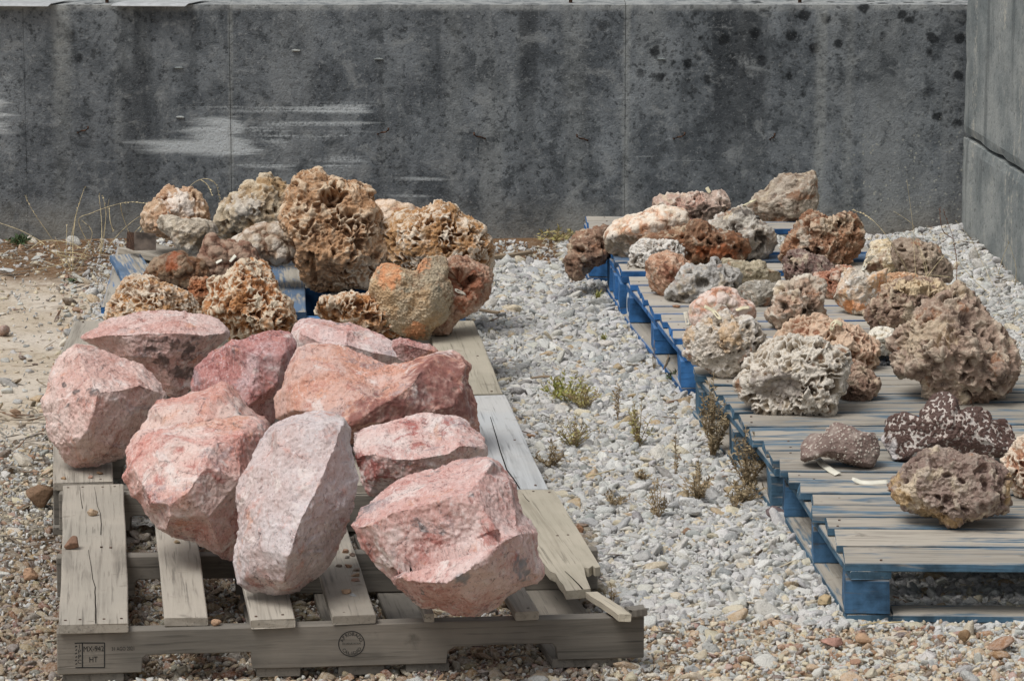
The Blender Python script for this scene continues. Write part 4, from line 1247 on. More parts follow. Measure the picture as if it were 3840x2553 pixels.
    for line in cracks:
        L_ = np.array([loc(px, py) for px, py in line]) * t
        dm = np.full(len(P), 9.0)
        for i in range(len(L_) - 1):
            ex = L_[i + 1] - L_[i]; u_ = np.clip(((P[:, :2] - L_[i]) @ ex) / (ex @ ex), 0, 1)
            dm = np.minimum(dm, np.linalg.norm(P[:, :2] - L_[i] - u_[:, None] * ex, axis=1))
        d = d - 0.034 * sstep(0.0095, 0.0040, dm + 0.0012 * fbm(P / 0.01, 2)) * (P[:, 2] > 0)
    P = P + Nn * d[:, None]
    B = np.array([list(e1), list(e2), list(e3)])
    W = P @ B + Cw
    lowz = rest if floor is None else floor
    if Y and floor is None: lowz = DECK
    soft = lowz + 0.003 + 0.002 * np.sin(W[:, 0] * 90)
    W[:, 2] = np.where(W[:, 2] < soft, soft + (W[:, 2] - soft) * 0.02, W[:, 2])
    org = np.array([Cw[0], Cw[1], W[:, 2].min()])
    me = mesh_np(name, W - org, F, mat, True, {'pit': pit, 'patch': patch})
    o = link(name, me, None, org)
    tag(o, label, cat, group)
    ROCK_BVH.append([pts[:, 0].min() - 30, pts[:, 1].min() - 30, pts[:, 0].max() + 30, pts[:, 1].max() + 30, W, F, None])
    return o

def Z(ox, oy, sc, pts): return [(ox + p[0] / sc, oy + p[1] / sc) + tuple(p[2:]) for p in pts]
A1 = lambda p: Z(100, 1100, 2.24, p)
A2_ = lambda p: Z(900, 1100, 2.24, p)
A3 = lambda p: Z(200, 1700, 2.24, p)
A4 = lambda p: Z(1200, 1650, 1.96, p)
L1 = lambda p: Z(350, 600, 2.24, p)
L2 = lambda p: Z(1050, 600, 2.24, p)
Z3 = lambda p: Z(2050, 600, 2.613, p)
Z4 = lambda p: Z(2850, 600, 2.24, p)
Z5 = lambda p: Z(2300, 900, 2.24, p)
Z6 = lambda p: Z(2900, 1250, 1.96, p)
Z8 = lambda p: Z(3300, 950, 2.613, p)

def patch_mix(mat, color, amt=0.9):
    """lay a second colour of the stone over the attribute 'patch'"""
    t = mat.node_tree; b = [n for n in t.nodes if n.type == 'BSDF_PRINCIPLED'][0]
    src = b.inputs['Base Color'].links[0].from_socket
    at = t.nodes.new('ShaderNodeAttribute'); at.attribute_name = 'patch'
    nz = t.nodes.new('ShaderNodeTexNoise'); nz.inputs['Scale'].default_value = 45.0; nz.inputs['Detail'].default_value = 5.0
    tc = t.nodes.new('ShaderNodeTexCoord'); t.links.new(tc.outputs['Object'], nz.inputs['Vector'])
    mr = t.nodes.new('ShaderNodeMapRange'); mr.inputs['From Min'].default_value = 0.3; mr.inputs['From Max'].default_value = 0.55
    mr.inputs['To Min'].default_value = 0.35 * amt; mr.inputs['To Max'].default_value = amt
    t.links.new(nz.outputs['Fac'], mr.inputs['Value'])
    mu = t.nodes.new('ShaderNodeMath'); mu.operation = 'MULTIPLY'; t.links.new(at.outputs['Fac'], mu.inputs[0]); t.links.new(mr.outputs[0], mu.inputs[1])
    mx = t.nodes.new('ShaderNodeMix'); mx.data_type = 'RGBA'
    t.links.new(mu.outputs[0], mx.inputs[0]); t.links.new(src, mx.inputs[6]); mx.inputs[7].default_value = lin(color)
    t.links.new(mx.outputs[2], b.inputs['Base Color'])
    return mat

# ---------------------------------------------------------------- the pink boulders
GP = 'pink boulders on the front of the left row'
PK, LV, RD, DK = (205, 152, 142), (212, 190, 186), (176, 98, 88), (92, 84, 82)
def pale(c, k=0.22, up=1.03):
    g = sum(c) / 3.0
    c = tuple((v + (g - v) * k) * up for v in c)
    return (min(255, c[0] * 1.0), min(255, c[1] * 1.0), min(255, c[2] * 0.985))
def pink(label, pts, ridges, seed, pal=(PK, LV, RD, DK), rest=DECK, Y=None, patch=None, patches=(), pcol=None, dark=0.60, tilt=0.30, floor=None, s=7, cracks=()):
    pal = tuple(pale(c) for c in pal)
    m = mat_pink('pink_stone_%d' % seed, *pal, seed, dark=dark, patch=patch)
    if pcol: patch_mix(m, pcol, 0.85)
    return rock('pink_boulder', label, 'boulder', GP, pts, m, seed, rest, Y, s=s, ridges=ridges, patches=patches, tilt=tilt, floor=floor, cracks=cracks)

pink('pale pink boulder at the far left with a dark grey blotch below its top ridge',
     A1([(405, 408), (520, 420), (640, 470), (780, 515), (900, 555), (985, 590), (1060, 655), (1140, 750), (1190, 865), (1150, 960), (1080, 1060), (1000, 1150), (880, 1230), (815, 1390), (700, 1435), (560, 1460), (380, 1478), (310, 1430), (265, 1340), (175, 1240), (145, 1170), (150, 1070), (115, 960), (110, 900), (165, 800), (190, 660), (235, 545), (320, 465)]),
     [A1([(420, 470, .0), (450, 540, .22), (510, 660, .45), (600, 825, .80), (770, 815, .66), (950, 770, .48), (1090, 825, .30)]),
      A1([(600, 830, .80), (560, 1000, .80), (500, 1170, .74)]), A1([(500, 1170, .74), (420, 1240, .66), (300, 1270, .40)]), A1([(270, 900, .36), (300, 1080, .46)]),
      A1([(500, 1170, .74), (700, 1280, .50), (830, 1270, .34)]), A1([(900, 1000, .44)]), A1([(480, 1380, .40)])],
     1, ((206, 158, 148), (216, 186, 178), (182, 120, 106), (86, 82, 82)), patches=[(350, 1467, 26, 16), (240, 1440, 8, 12), (282, 1465, 14, 10)], pcol=(82, 80, 80))
pink('broad flat topped pink boulder at the back left, dark patches on its underside',
     A1([(437, 375), (450, 345), (520, 305), (580, 280), (600, 240), (650, 215), (750, 185), (900, 150), (980, 132), (1160, 125), (1320, 135), (1460, 160), (1610, 195), (1690, 255), (1718, 310), (1720, 360), (1650, 430), (1580, 480), (1520, 560), (1450, 650), (1400, 760), (1340, 860), (1200, 880), (1050, 800), (900, 690), (700, 560), (560, 450)]),
     [A1([(560, 380, .22), (690, 350, .44), (800, 350, .56), (950, 340, .62), (1280, 335, .62), (1500, 350, .48), (1660, 335, .2)]), A1([(900, 520, .52), (1150, 560, .50), (1400, 500, .34)]), A1([(1200, 740, .30)]), A1([(560, 330, .1), (700, 290, .1), (760, 260, .0)])],
     2, ((204, 150, 140), (210, 178, 172), (178, 112, 100), (70, 62, 60)), patches=[(600, 1275, 50, 10), (655, 1290, 26, 26), (700, 1320, 30, 40), (560, 1310, 44, 12), (610, 1360, 30, 30), (690, 1400, 50, 26), (740, 1270, 24, 10)], pcol=(84, 72, 68), tilt=0.75)
pink('dark rose boulder with a scooped left face in the middle of the pink heap',
     [(720, 1372), (747, 1354), (770, 1332), (796, 1305), (832, 1296), (854, 1279), (868, 1270), (917, 1267), (962, 1247), (1015, 1232), (1047, 1234), (1088, 1243), (1110, 1265), (1119, 1300), (1110, 1380), (1070, 1500), (1030, 1590), (960, 1610), (830, 1580), (730, 1520), (705, 1450)],
     [[(860, 1300, .25), (850, 1386, .22), (870, 1460, .40)], [(960, 1330, .52), (950, 1430, .60), (930, 1520, .62)], [(1060, 1330, .42), (1040, 1450, .5)], [(770, 1420, .12)]],
     3, ((186, 118, 112), (198, 164, 166), (150, 76, 72), (92, 74, 76)), s=6)
pink('pale pink boulder with a long sloping top behind the orange faced one',
     A2_([(420, 300), (450, 240), (490, 200), (600, 193), (730, 220), (830, 248), (920, 238), (1000, 255), (1100, 300), (1200, 340), (1270, 390), (1380, 440), (1500, 490), (1540, 530), (1450, 640), (1250, 720), (950, 720), (650, 680), (450, 560), (410, 420)]),
     [A2_([(520, 340, .35), (700, 420, .52), (900, 430, .60), (1150, 500, .58), (1380, 540, .35)]), A2_([(700, 560, .5), (1100, 620, .45)]), A2_([(620, 270, .15), (900, 320, .3)])],
     4, ((206, 154, 146), (212, 186, 184), (180, 112, 104), (100, 96, 98)), tilt=0.6, s=6)
pink('small rose boulder peeping out behind the right shoulder of the orange faced one',
     A2_([(1270, 380), (1340, 362), (1430, 375), (1500, 400), (1600, 415), (1660, 450), (1690, 500), (1640, 580), (1480, 620), (1330, 560), (1260, 460)]),
     [A2_([(1350, 420, .35), (1480, 450, .5), (1600, 480, .4)])],
     5, ((184, 118, 110), (200, 160, 156), (150, 82, 76), (90, 76, 76)), Y=10.05, s=6)
pink('largest boulder of the heap with a broad orange face and a dark red right side',
     A2_([(480, 430), (560, 410), (650, 415), (700, 430), (780, 420), (860, 415), (930, 455), (1000, 480), (1060, 510), (1150, 560), (1270, 600), (1340, 580), (1450, 545), (1560, 500), (1680, 470), (1800, 462), (1850, 490), (1900, 545), (1950, 600), (1950, 630), (1930, 680), (1925, 760), (1960, 830), (2005, 920), (2010, 1000), (2025, 1100), (2025, 1180), (1900, 1280), (1500, 1330), (1000, 1290), (700, 1220), (400, 1120), (280, 1060), (275, 960), (285, 850), (340, 780), (350, 650), (400, 560)]),
     [A2_([(480, 600, .12), (440, 800, .22), (460, 980, .36)]), A2_([(930, 1100, .80), (1170, 940, .76), (1300, 870, .72), (1430, 770, .64), (1520, 640, .48), (1640, 530, .22)]), A2_([(700, 1000, .62), (800, 700, .34)]), A2_([(1300, 1080, .66), (1600, 1000, .56), (1780, 950, .50)]), A2_([(1880, 620, .22), (1860, 800, .36), (1900, 1000, .30)])],
     6, ((208, 142, 118), (208, 166, 154), (190, 114, 98), (108, 94, 92)), patches=[(1640, 1420, 120, 130), (1480, 1540, 150, 70), (1700, 1520, 100, 80), (1350, 1580, 60, 40)], pcol=(128, 80, 74), tilt=0.45)
pink('low salmon boulder showing above and behind the front left one',
     A1([(860, 1230), (900, 1180), (960, 1100), (1000, 1050), (1030, 960), (1060, 910), (1130, 880), (1250, 860), (1380, 820), (1500, 790), (1570, 750), (1640, 720), (1700, 730), (1740, 770), (1800, 850), (1850, 930), (1950, 1000), (2060, 1080), (2080, 1250), (1950, 1500), (1700, 1750), (1400, 1800), (1100, 1720), (900, 1500)]),
     [A1([(1100, 980, .1), (1300, 950, .25), (1550, 900, .25), (1650, 850, .1)]), A1([(1200, 1100, .45), (1500, 1060, .5), (1800, 1020, .35)]), A1([(1400, 1400, .6)])],
     7, ((208, 144, 130), (214, 180, 170), (182, 108, 96), (96, 90, 88)), tilt=0.55, s=6)
pink('salmon pink boulder at front left overhanging the bare deck boards',
     [(529, 1604), (573, 1596), (636, 1587), (703, 1582), (814, 1564), (904, 1546), (948, 1551), (993, 1573), (1010, 1620), (1000, 1750), (960, 1900), (920, 2030), (880, 2112), (843, 2104), (780, 2066), (727, 2039), (651, 2019), (629, 2004), (579, 1977), (557, 1941), (521, 1896), (490, 1867), (481, 1834), (454, 1789), (468, 1740), (464, 1698), (470, 1676), (484, 1649), (502, 1622)],
     [[(500, 1760, .25), (539, 1825, .48), (570, 1883, .60), (633, 1892, .78), (704, 1847, .88), (767, 1749, .80), (800, 1660, .50)], [(613, 1640, .30), (700, 1660, .42)], [(637, 1941, .70), (625, 1985, .50)], [(780, 1940, .72), (820, 2040, .45)], [(900, 1640, .30), (900, 1800, .55)]],
     8, ((210, 140, 128), (218, 188, 180), (186, 104, 94), (104, 92, 88)), dark=0.63, tilt=0.5)
pink('tall pale lavender pink boulder standing at front centre',
     [(1020, 1582), (1079, 1560), (1150, 1537), (1204, 1534), (1257, 1540), (1293, 1555), (1311, 1582), (1322, 1613), (1322, 1671), (1335, 1725), (1351, 1788), (1348, 1823), (1338, 1905), (1312, 1956), (1292, 1997), (1266, 2073), (1225, 2145), (1185, 2178), (1146, 2205), (1129, 2222), (1075, 2236), (1026, 2240), (932, 2218), (887, 2191), (879, 2164), (867, 2102), (870, 2048), (883, 2017), (887, 1914), (879, 1838), (896, 1789), (932, 1727), (948, 1694), (984, 1627)],
     [[(1032, 1606, .12), (1120, 1586, .20), (1212, 1585, .22), (1290, 1590, .10)], [(1290, 1590, .10), (1255, 1680, .42), (1182, 1847, .72), (1129, 1946, .84), (1084, 2079, .86), (1066, 2180, .62)], [(960, 1750, .22), (930, 1900, .36), (915, 2050, .44), (930, 2160, .36)], [(1290, 1760, .18), (1270, 1900, .32), (1200, 2060, .48)], [(1040, 1760, .44), (1010, 1950, .62)]],
     9, ((196, 172, 170), (206, 192, 194), (204, 150, 140), (116, 108, 112)), dark=0.62, tilt=0.4)
pink('pink boulder with a flat top and red broken front, right of the tall pale one',
     A2_([(945, 1160), (1050, 1120), (1250, 1070), (1400, 1020), (1530, 995), (1680, 1000), (1830, 1015), (1920, 1060), (1980, 1130), (2060, 1200), (2095, 1280), (2090, 1360), (2000, 1450), (1800, 1560), (1500, 1680), (1250, 1730), (1080, 1700), (1000, 1580), (985, 1450), (940, 1300)]),
     [A2_([(960, 1370, .36), (1150, 1350, .58), (1300, 1390, .66), (1480, 1390, .66), (1750, 1345, .50), (1850, 1275, .40), (2060, 1290, .1)]), A2_([(1150, 1530, .48), (1400, 1560, .52), (1700, 1480, .40)])],
     10, ((208, 156, 148), (216, 194, 190), (170, 82, 74), (112, 110, 112)), tilt=0.7, patches=[(1400, 1770, 60, 40), (1345, 1730, 35, 40)], pcol=(150, 74, 66))
pink('wedge shaped pink boulder at front right with a long crack across its face',
     A4([(212, 620), (240, 580), (270, 510), (330, 460), (500, 310), (560, 260), (640, 225), (740, 210), (860, 180), (1000, 140), (1160, 105), (1260, 110), (1320, 150), (1370, 210), (1420, 270), (1460, 350), (1470, 440), (1500, 540), (1580, 620), (1615, 680), (1610, 800), (1640, 870), (1665, 950), (1660, 1000), (1600, 1060), (1510, 1090), (1400, 1150), (1330, 1220), (1270, 1270), (1100, 1305), (980, 1295), (870, 1230), (740, 1240), (690, 1200), (600, 1120), (540, 1060), (510, 1020), (440, 970), (370, 900), (300, 800), (260, 720)]),
     [A4([(290, 640, .16), (380, 620, .32), (500, 540, .42), (900, 440, .52), (1100, 370, .46), (1200, 260, .22), (1270, 170, .02)]), A4([(1180, 480, .52), (1290, 660, .60)]), A4([(540, 940, .36), (720, 880, .42), (880, 800, .46), (1080, 740, .50), (1290, 672, .54)]),
      A4([(552, 985, .46), (730, 915, .60), (900, 842, .66), (1100, 775, .68), (1310, 700, .66), (1450, 650, .44)]), A4([(570, 1010, .50), (720, 1035, .74), (930, 1045, .94), (1150, 910, 1.04), (1300, 760, .90), (1450, 690, .58)]), A4([(750, 1150, .46), (1100, 1170, .62), (1400, 1050, .50), (1580, 980, .20)]), A4([(1400, 300, .05), (1440, 500, .15)])],
     11, ((204, 150, 142), (214, 186, 182), (182, 104, 94), (112, 106, 108)), patches=[(1950, 2130, 36, 40), (1735, 2165, 30, 22), (1860, 1715, 40, 40)], pcol=(136, 140, 144), tilt=0.6, cracks=[A4([(545, 972), (640, 930), (760, 895), (900, 830), (1000, 805), (1100, 770), (1200, 760), (1260, 730), (1310, 690)])])

# ---------------------------------------------------------------- porous rocks at the back of the left row
GL = 'porous rocks at the back of the left row'
def lrock(label, pts, pal, seed, **kw):
    mk = dict(kw.pop('mk', {})); pcol = kw.pop('pcol', None)
    kd = kw.get('kind', 'rough')
    if kw.get('group') is None:
        pal = tuple(tuple(v * f for v in c) for c, f in zip(pal, (0.90, 0.88, 0.97, 0.80)))
        if kd == 'porous': mk.setdefault('pin', (0.80, 1.04)); mk.setdefault('din', (0.58, 0.22))
        mk.setdefault('mixt', 0.35)
    elif kd not in ('nodule', 'speck'):
        pal = tuple(tuple(v + (sum(c) / 3.0 - v) * 0.18 for v in c) for c in pal)
        mk.setdefault('mixt', 0.75)
    m = mat_rock('left_stone_%d' % seed, *pal, seed, **mk)
    if pcol: patch_mix(m, pcol)
    return rock(kw.pop('name', 'porous_rock'), label, 'rock', kw.pop('group', GL), pts, m, seed, **kw)

lrock('tan layered rock with white crust just behind the flat pink boulder', L1([(110, 1330), (130, 1250), (165, 1180), (200, 1090), (260, 1020), (340, 990), (450, 990), (530, 1020), (540, 1050), (650, 1060), (760, 1110), (820, 1150), (880, 1220), (920, 1290), (880, 1400), (700, 1480), (350, 1500), (160, 1440)]),
      ((216, 166, 112), (204, 150, 96), (222, 210, 192), (150, 98, 60)), 21, kind='porous', cs=0.021, amp=0.6, tf=0.9, s=7, mk=dict(bands=70.0))
lrock('honeycomb rock with white rims round deep brown holes, behind the rose boulder', L1([(985, 1010), (1010, 990), (1080, 1000), (1130, 960), (1200, 910), (1260, 870), (1330, 860), (1430, 890), (1480, 900), (1500, 960), (1530, 1030), (1530, 1110), (1580, 1150), (1640, 1190), (1660, 1260), (1690, 1330), (1680, 1400), (1640, 1500), (1500, 1560), (1300, 1580), (1180, 1540), (1130, 1400), (1050, 1340), (950, 1290), (930, 1220), (950, 1170), (990, 1110)]),
      ((206, 146, 94), (190, 126, 76), (226, 212, 188), (128, 78, 46)), 22, kind='porous', cs=0.025, amp=1.15, tf=0.9, s=7)
lrock('dark brown knobbly rock with a rusty spot at the left of the porous heap', L1([(420, 980), (450, 920), (520, 860), (560, 820), (650, 790), (740, 790), (790, 830), (870, 840), (930, 870), (960, 940), (960, 1010), (900, 1080), (800, 1100), (700, 1090), (560, 1060), (450, 1020)]),
      ((122, 88, 64), (140, 96, 62), (158, 134, 110), (84, 54, 38)), 23, Y=11.35, kind='botry', cs=0.022, amp=0.9, tf=0.9, patches=[(650, 985, 26, 34)], pcol=(150, 82, 48), mk=dict(gloss=0.5))
lrock('purplish brown knobbly rock in the middle of the porous heap, white slips on it', L1([(880, 830), (900, 790), (930, 720), (950, 660), (1010, 645), (1060, 700), (1150, 700), (1200, 720), (1300, 720), (1340, 740), (1360, 800), (1400, 850), (1440, 890), (1400, 990), (1250, 1060), (1050, 1060), (930, 1000), (880, 920)]),
      ((138, 102, 84), (156, 112, 90), (176, 150, 130), (92, 60, 46)), 24, Y=11.42, kind='botry', cs=0.026, amp=1.0, tf=0.8)
lrock('small rusty orange rock wedged left of the honeycomb rock', L1([(800, 1080), (820, 1010), (880, 975), (960, 990), (1000, 1060), (990, 1150), (940, 1210), (860, 1200), (810, 1150)]),
      ((190, 124, 82), (170, 108, 72), (210, 170, 136), (120, 72, 46)), 25, Y=11.1, kind='rough', cs=0.022)
lrock('peach rock with white bubbly middle standing highest at the far left', L1([(400, 540), (415, 470), (440, 400), (490, 330), (560, 290), (600, 235), (660, 230), (710, 255), (760, 228), (820, 240), (840, 265), (880, 275), (910, 330), (940, 370), (965, 440), (975, 500), (950, 600), (800, 660), (600, 650), (430, 600)]),
      ((204, 162, 128), (216, 184, 152), (226, 206, 184), (150, 100, 68)), 26, Y=12.0, kind='rough', cs=0.028, amp=0.9, patches=[(680, 760, 60, 40), (700, 790, 30, 20)], kind2='botry', cs2=0.024, pcol=(224, 212, 200))
lrock('grey and white chunk leaning below the peach rock', L1([(525, 510), (560, 470), (640, 470), (720, 490), (850, 500), (960, 500), (1040, 520), (1060, 600), (1000, 680), (930, 760), (880, 795), (800, 770), (700, 740), (670, 690), (660, 640), (600, 600), (540, 580)]),
      ((186, 172, 152), (204, 194, 178), (218, 206, 188), (112, 92, 68)), 27, Y=11.75, kind='slab', amp=1.2, patches=[(760, 900, 60, 30), (700, 900, 30, 30)], pcol=(122, 104, 80))
lrock('pointed brown and yellow rock behind the left side of the biggest porous one', L1([(1030, 480), (1050, 440), (1100, 380), (1160, 310), (1220, 290), (1280, 230), (1310, 205), (1370, 215), (1410, 170), (1440, 130), (1500, 125), (1550, 140), (1600, 190), (1640, 230), (1680, 290), (1720, 450), (1700, 620), (1400, 680), (1200, 680), (1050, 620), (1020, 540)]),
      ((188, 154, 112), (202, 184, 156), (216, 202, 178), (124, 88, 54)), 28, Y=11.95, kind='rough', cs=0.03, tf=0.75, patches=[(920, 770, 70, 40)], kind2='botry', cs2=0.022, pcol=(196, 188, 176))
lrock('whitish lump with smooth bubbles under the pointed brown rock', L1([(1150, 690), (1250, 620), (1330, 580), (1450, 560), (1560, 540), (1650, 560), (1700, 650), (1700, 800), (1640, 850), (1560, 860), (1470, 870), (1420, 830), (1330, 790), (1220, 760)]),
      ((206, 190, 168), (186, 156, 130), (220, 210, 196), (140, 98, 70)), 29, Y=11.6, kind='botry', cs=0.034, amp=0.9)
lrock('biggest porous brown rock crowning the left heap, hollow in its top', L2([(35, 500), (40, 430), (70, 300), (95, 240), (130, 170), (190, 110), (250, 115), (320, 88), (350, 110), (380, 150), (480, 180), (580, 220), (700, 215), (750, 230), (755, 300), (780, 380), (830, 430), (840, 480), (830, 540), (850, 620), (880, 700), (910, 760), (915, 830), (870, 890), (800, 930), (790, 990), (760, 1030), (720, 1070), (620, 1075), (500, 1080), (400, 1100), (340, 1118), (280, 1080), (220, 1020), (170, 970), (170, 930), (130, 900), (110, 840), (120, 740), (70, 620)]),
      ((204, 160, 120), (182, 138, 100), (222, 200, 172), (140, 102, 74)), 30, kind='porous', cs=0.028, amp=0.72, tf=0.9, s=7, hollows=[(1245, 745, 50, 28, 0.05), (1100, 950, 16, 60, 0.02), (1180, 1000, 14, 60, 0.018)], patches=[(1170, 980, 130, 110)], kind2='rough', cs2=0.03, amp2=1.1)
lrock('smooth orange and cream rock peeping out behind the two largest porous ones', L2([(760, 400), (800, 350), (860, 340), (960, 345), (1050, 385), (1130, 400), (1180, 430), (1200, 540), (1100, 620), (900, 620), (780, 540)]),
      ((222, 170, 130), (226, 192, 158), (232, 210, 188), (176, 112, 74)), 31, Y=12.15, kind='botry', cs=0.03, amp=0.6)
lrock('wide cream honeycomb rock at the right of the left heap', L2([(840, 560), (870, 500), (950, 460), (1050, 420), (1100, 440), (1200, 430), (1260, 400), (1330, 365), (1390, 390), (1450, 405), (1490, 460), (1530, 480), (1600, 510), (1670, 540), (1705, 580), (1710, 620), (1730, 640), (1750, 740), (1760, 830), (1755, 920), (1700, 1000), (1500, 1040), (1300, 1040), (1100, 960), (1020, 900), (920, 850), (900, 760), (870, 680), (850, 620)]),
      ((212, 166, 116), (196, 146, 96), (230, 216, 196), (136, 90, 56)), 32, Y=11.55, kind='porous', cs=0.023, amp=0.9, tf=0.85, s=7)
lrock('sandy crusted shell shaped rock with two lobes', L2([(755, 1130), (770, 1040), (800, 980), (820, 910), (870, 868), (930, 865), (1000, 890), (1090, 920), (1150, 930), (1170, 880), (1210, 820), (1300, 810), (1390, 820), (1400, 900), (1395, 1000), (1430, 1030), (1460, 1120), (1465, 1190), (1430, 1290), (1380, 1360), (1310, 1410), (1270, 1480), (1240, 1520), (1170, 1525), (1100, 1490), (1040, 1480), (900, 1400), (800, 1260)]),
      ((206, 172, 132), (188, 172, 146), (222, 204, 174), (150, 112, 82)), 33, kind='grain', cs=0.007, amp=1.2, tf=0.6, s=7, patches=[(1460, 1020, 50, 60), (1560, 1240, 40, 40), (1580, 990, 30, 30)], pcol=(208, 146, 104), mk=dict(spots=(122, 118, 104)))
lrock('reddish rock with one large dark hollow, right of the sandy shell', L2([(1350, 830), (1420, 835), (1500, 805), (1560, 810), (1620, 850), (1700, 880), (1770, 930), (1785, 970), (1770, 1050), (1765, 1120), (1730, 1190), (1650, 1250), (1560, 1300), (1500, 1340), (1450, 1400), (1420, 1460), (1330, 1475), (1270, 1460), (1300, 1300), (1330, 1150), (1330, 1000), (1340, 900)]),
      ((180, 136, 110), (196, 162, 138), (206, 184, 166), (110, 70, 52)), 34, kind='grain', cs=0.010, amp=1.1, tf=0.9, s=7, hollows=[(1730, 1045, 66, 44, 0.075), (1745, 1095, 50, 28, 0.03)], patches=[(1745, 1070, 85, 75)], pcol=(136, 84, 60))
lrock('small tan honeycomb rock with white tubes in front of the sandy shell', L2([(300, 1300), (320, 1260), (340, 1200), (380, 1160), (440, 1165), (500, 1130), (560, 1120), (640, 1125), (680, 1150), (760, 1115), (830, 1110), (900, 1090), (960, 1070), (1020, 1090), (1060, 1130), (1090, 1170), (1080, 1240), (1050, 1320), (1040, 1400), (1020, 1470), (960, 1500), (850, 1500), (740, 1470), (600, 1440), (450, 1420), (340, 1350)]),
      ((206, 150, 98), (190, 128, 80), (230, 216, 194), (134, 84, 52)), 35, kind='porous', cs=0.024, amp=0.95, tf=0.85, s=7)

# ---------------------------------------------------------------- mixed mineral rocks on the right row
GR = 'mineral rocks set out on the right row'
def rrock(label, pts, pal, seed, **kw):
    kw.setdefault('name', 'mineral_rock'); kw.setdefault('group', GR)
    return lrock(label, pts, pal, seed, **kw)
rrock('brown pitted rock on the gravel leaning on a blue pallet', Z3([(165, 980), (220, 930), (235, 860), (260, 760), (300, 720), (370, 690), (440, 690), (500, 660), (600, 650), (660, 700), (650, 820), (600, 930), (560, 1000), (460, 1040), (380, 1110), (300, 1150), (230, 1150), (200, 1100), (180, 1040)]),
      ((128, 98, 78), (158, 116, 90), (172, 142, 116), (76, 60, 50)), 41, rest=0.0, Y=12.2, floor=0.0, kind='rough', cs=0.03, tf=0.9, hollows=[(2185, 940, 12, 12, 0.02), (2210, 1010, 30, 22, 0.03)])
rrock('white and orange bubbly rock with a grey base', Z3([(580, 740), (620, 680), (650, 620), (680, 590), (760, 570), (850, 550), (920, 540), (1000, 500), (1040, 480), (1120, 470), (1250, 480), (1330, 475), (1370, 520), (1385, 590), (1370, 660), (1280, 720), (1100, 800), (950, 860), (850, 930), (800, 970), (740, 965), (700, 930), (640, 910), (590, 880)]),
      ((234, 214, 190), (224, 158, 112), (238, 224, 204), (168, 112, 80)), 42, kind='botry', cs=0.022, amp=0.8, patches=[(2310, 930, 60, 32), (2360, 900, 50, 20)], kind2='slab', pcol=(150, 134, 112))
rrock('pale pinkish block with a flat top and a white tag on it, below the wall', Z3([(1035, 410), (1060, 385), (1130, 350), (1220, 340), (1260, 345), (1330, 345), (1420, 330), (1520, 330), (1580, 345), (1660, 310), (1740, 310), (1760, 370), (1785, 430), (1785, 490), (1740, 530), (1680, 590), (1590, 640), (1450, 660), (1300, 600), (1150, 560), (1040, 480)]),
      ((186, 158, 140), (196, 146, 124), (220, 206, 190), (108, 90, 80)), 43, Y=12.4, kind='rough', cs=0.025, amp=0.9, nexp=3.2, patches=[(2640, 800, 80, 28)], pcol=(122, 106, 94))
rrock('tall grey slab rock with a square top corner, highest on the right row', [(2850, 814), (2780, 800), (2800, 768), (2815, 753), (2838, 726), (2873, 722), (2888, 700), (2896, 684), (2915, 669), (2924, 648), (2953, 651), (2979, 654), (3020, 645), (3051, 639), (3056, 689), (3066, 734), (3069, 796), (3046, 830), (3002, 850), (2975, 865), (2908, 870), (2860, 850)],
      ((170, 154, 136), (150, 128, 106), (196, 182, 162), (110, 86, 66)), 44, Y=12.55, kind='slab', amp=1.2, tf=0.55, nexp=3.0, patches=[(2990, 735, 60, 18), (2960, 830, 80, 14)], pcol=(128, 92, 66))
rrock('white and grey rock with dark cavities below the tall slab', Z3([(1560, 640), (1640, 590), (1720, 560), (1800, 520), (1870, 490), (1950, 470), (2000, 500), (2020, 560), (2080, 610), (2150, 640), (2200, 690), (2230, 760), (2250, 800), (2245, 850), (2190, 900), (2170, 960), (2130, 985), (2040, 990), (1970, 980), (1850, 940), (1700, 820), (1600, 720)]),
      ((190, 182, 168), (176, 166, 150), (214, 206, 194), (96, 84, 74)), 45, kind='rough', cs=0.03, amp=1.1, patches=[(2775, 800, 40, 14)], pcol=(92, 84, 78))
rrock('long low dark brown rock left of the tall rusty orange one', Z3([(880, 800), (940, 740), (1020, 740), (1100, 750), (1200, 700), (1300, 660), (1380, 640), (1430, 610), (1500, 600), (1560, 640), (1610, 690), (1700, 720), (1760, 700), (1850, 720), (1910, 760), (1950, 810), (1955, 900), (1930, 950), (1850, 975), (1750, 970), (1640, 990), (1590, 1010), (1500, 1040), (1380, 1010), (1250, 960), (1050, 900), (920, 860)]),
      ((122, 90, 66), (146, 94, 62), (168, 130, 98), (78, 56, 42)), 46, kind='rough', cs=0.026, amp=1.1, patches=[(2690, 940, 90, 22)], pcol=(158, 92, 56))
rrock('white slab rock peppered with small dark holes', Z3([(790, 1030), (820, 960), (830, 880), (860, 830), (930, 800), (1050, 795), (1200, 805), (1390, 805), (1400, 880), (1350, 940), (1250, 980), (1100, 1000), (970, 1050), (900, 1065), (820, 1075)]),
      ((206, 198, 186), (190, 176, 160), (220, 214, 204), (98, 86, 76)), 47, kind='porous', cs=0.018, amp=0.9, tf=0.7)
rrock('orange tan blocky rock with a dark brown split face', Z5([(260, 250), (280, 180), (330, 140), (400, 110), (470, 98), (520, 115), (580, 140), (620, 170), (660, 200), (650, 280), (600, 350), (520, 420), (440, 480), (390, 485), (330, 440), (300, 400), (305, 320), (275, 290)]),
      ((196, 148, 116), (186, 128, 94), (214, 180, 152), (112, 68, 50)), 48, kind='slab', amp=1.3, tf=0.95, nexp=3.2, patches=[(2515, 1030, 50, 36)], pcol=(112, 70, 52), hollows=[(2480, 965, 18, 9, 0.02)])
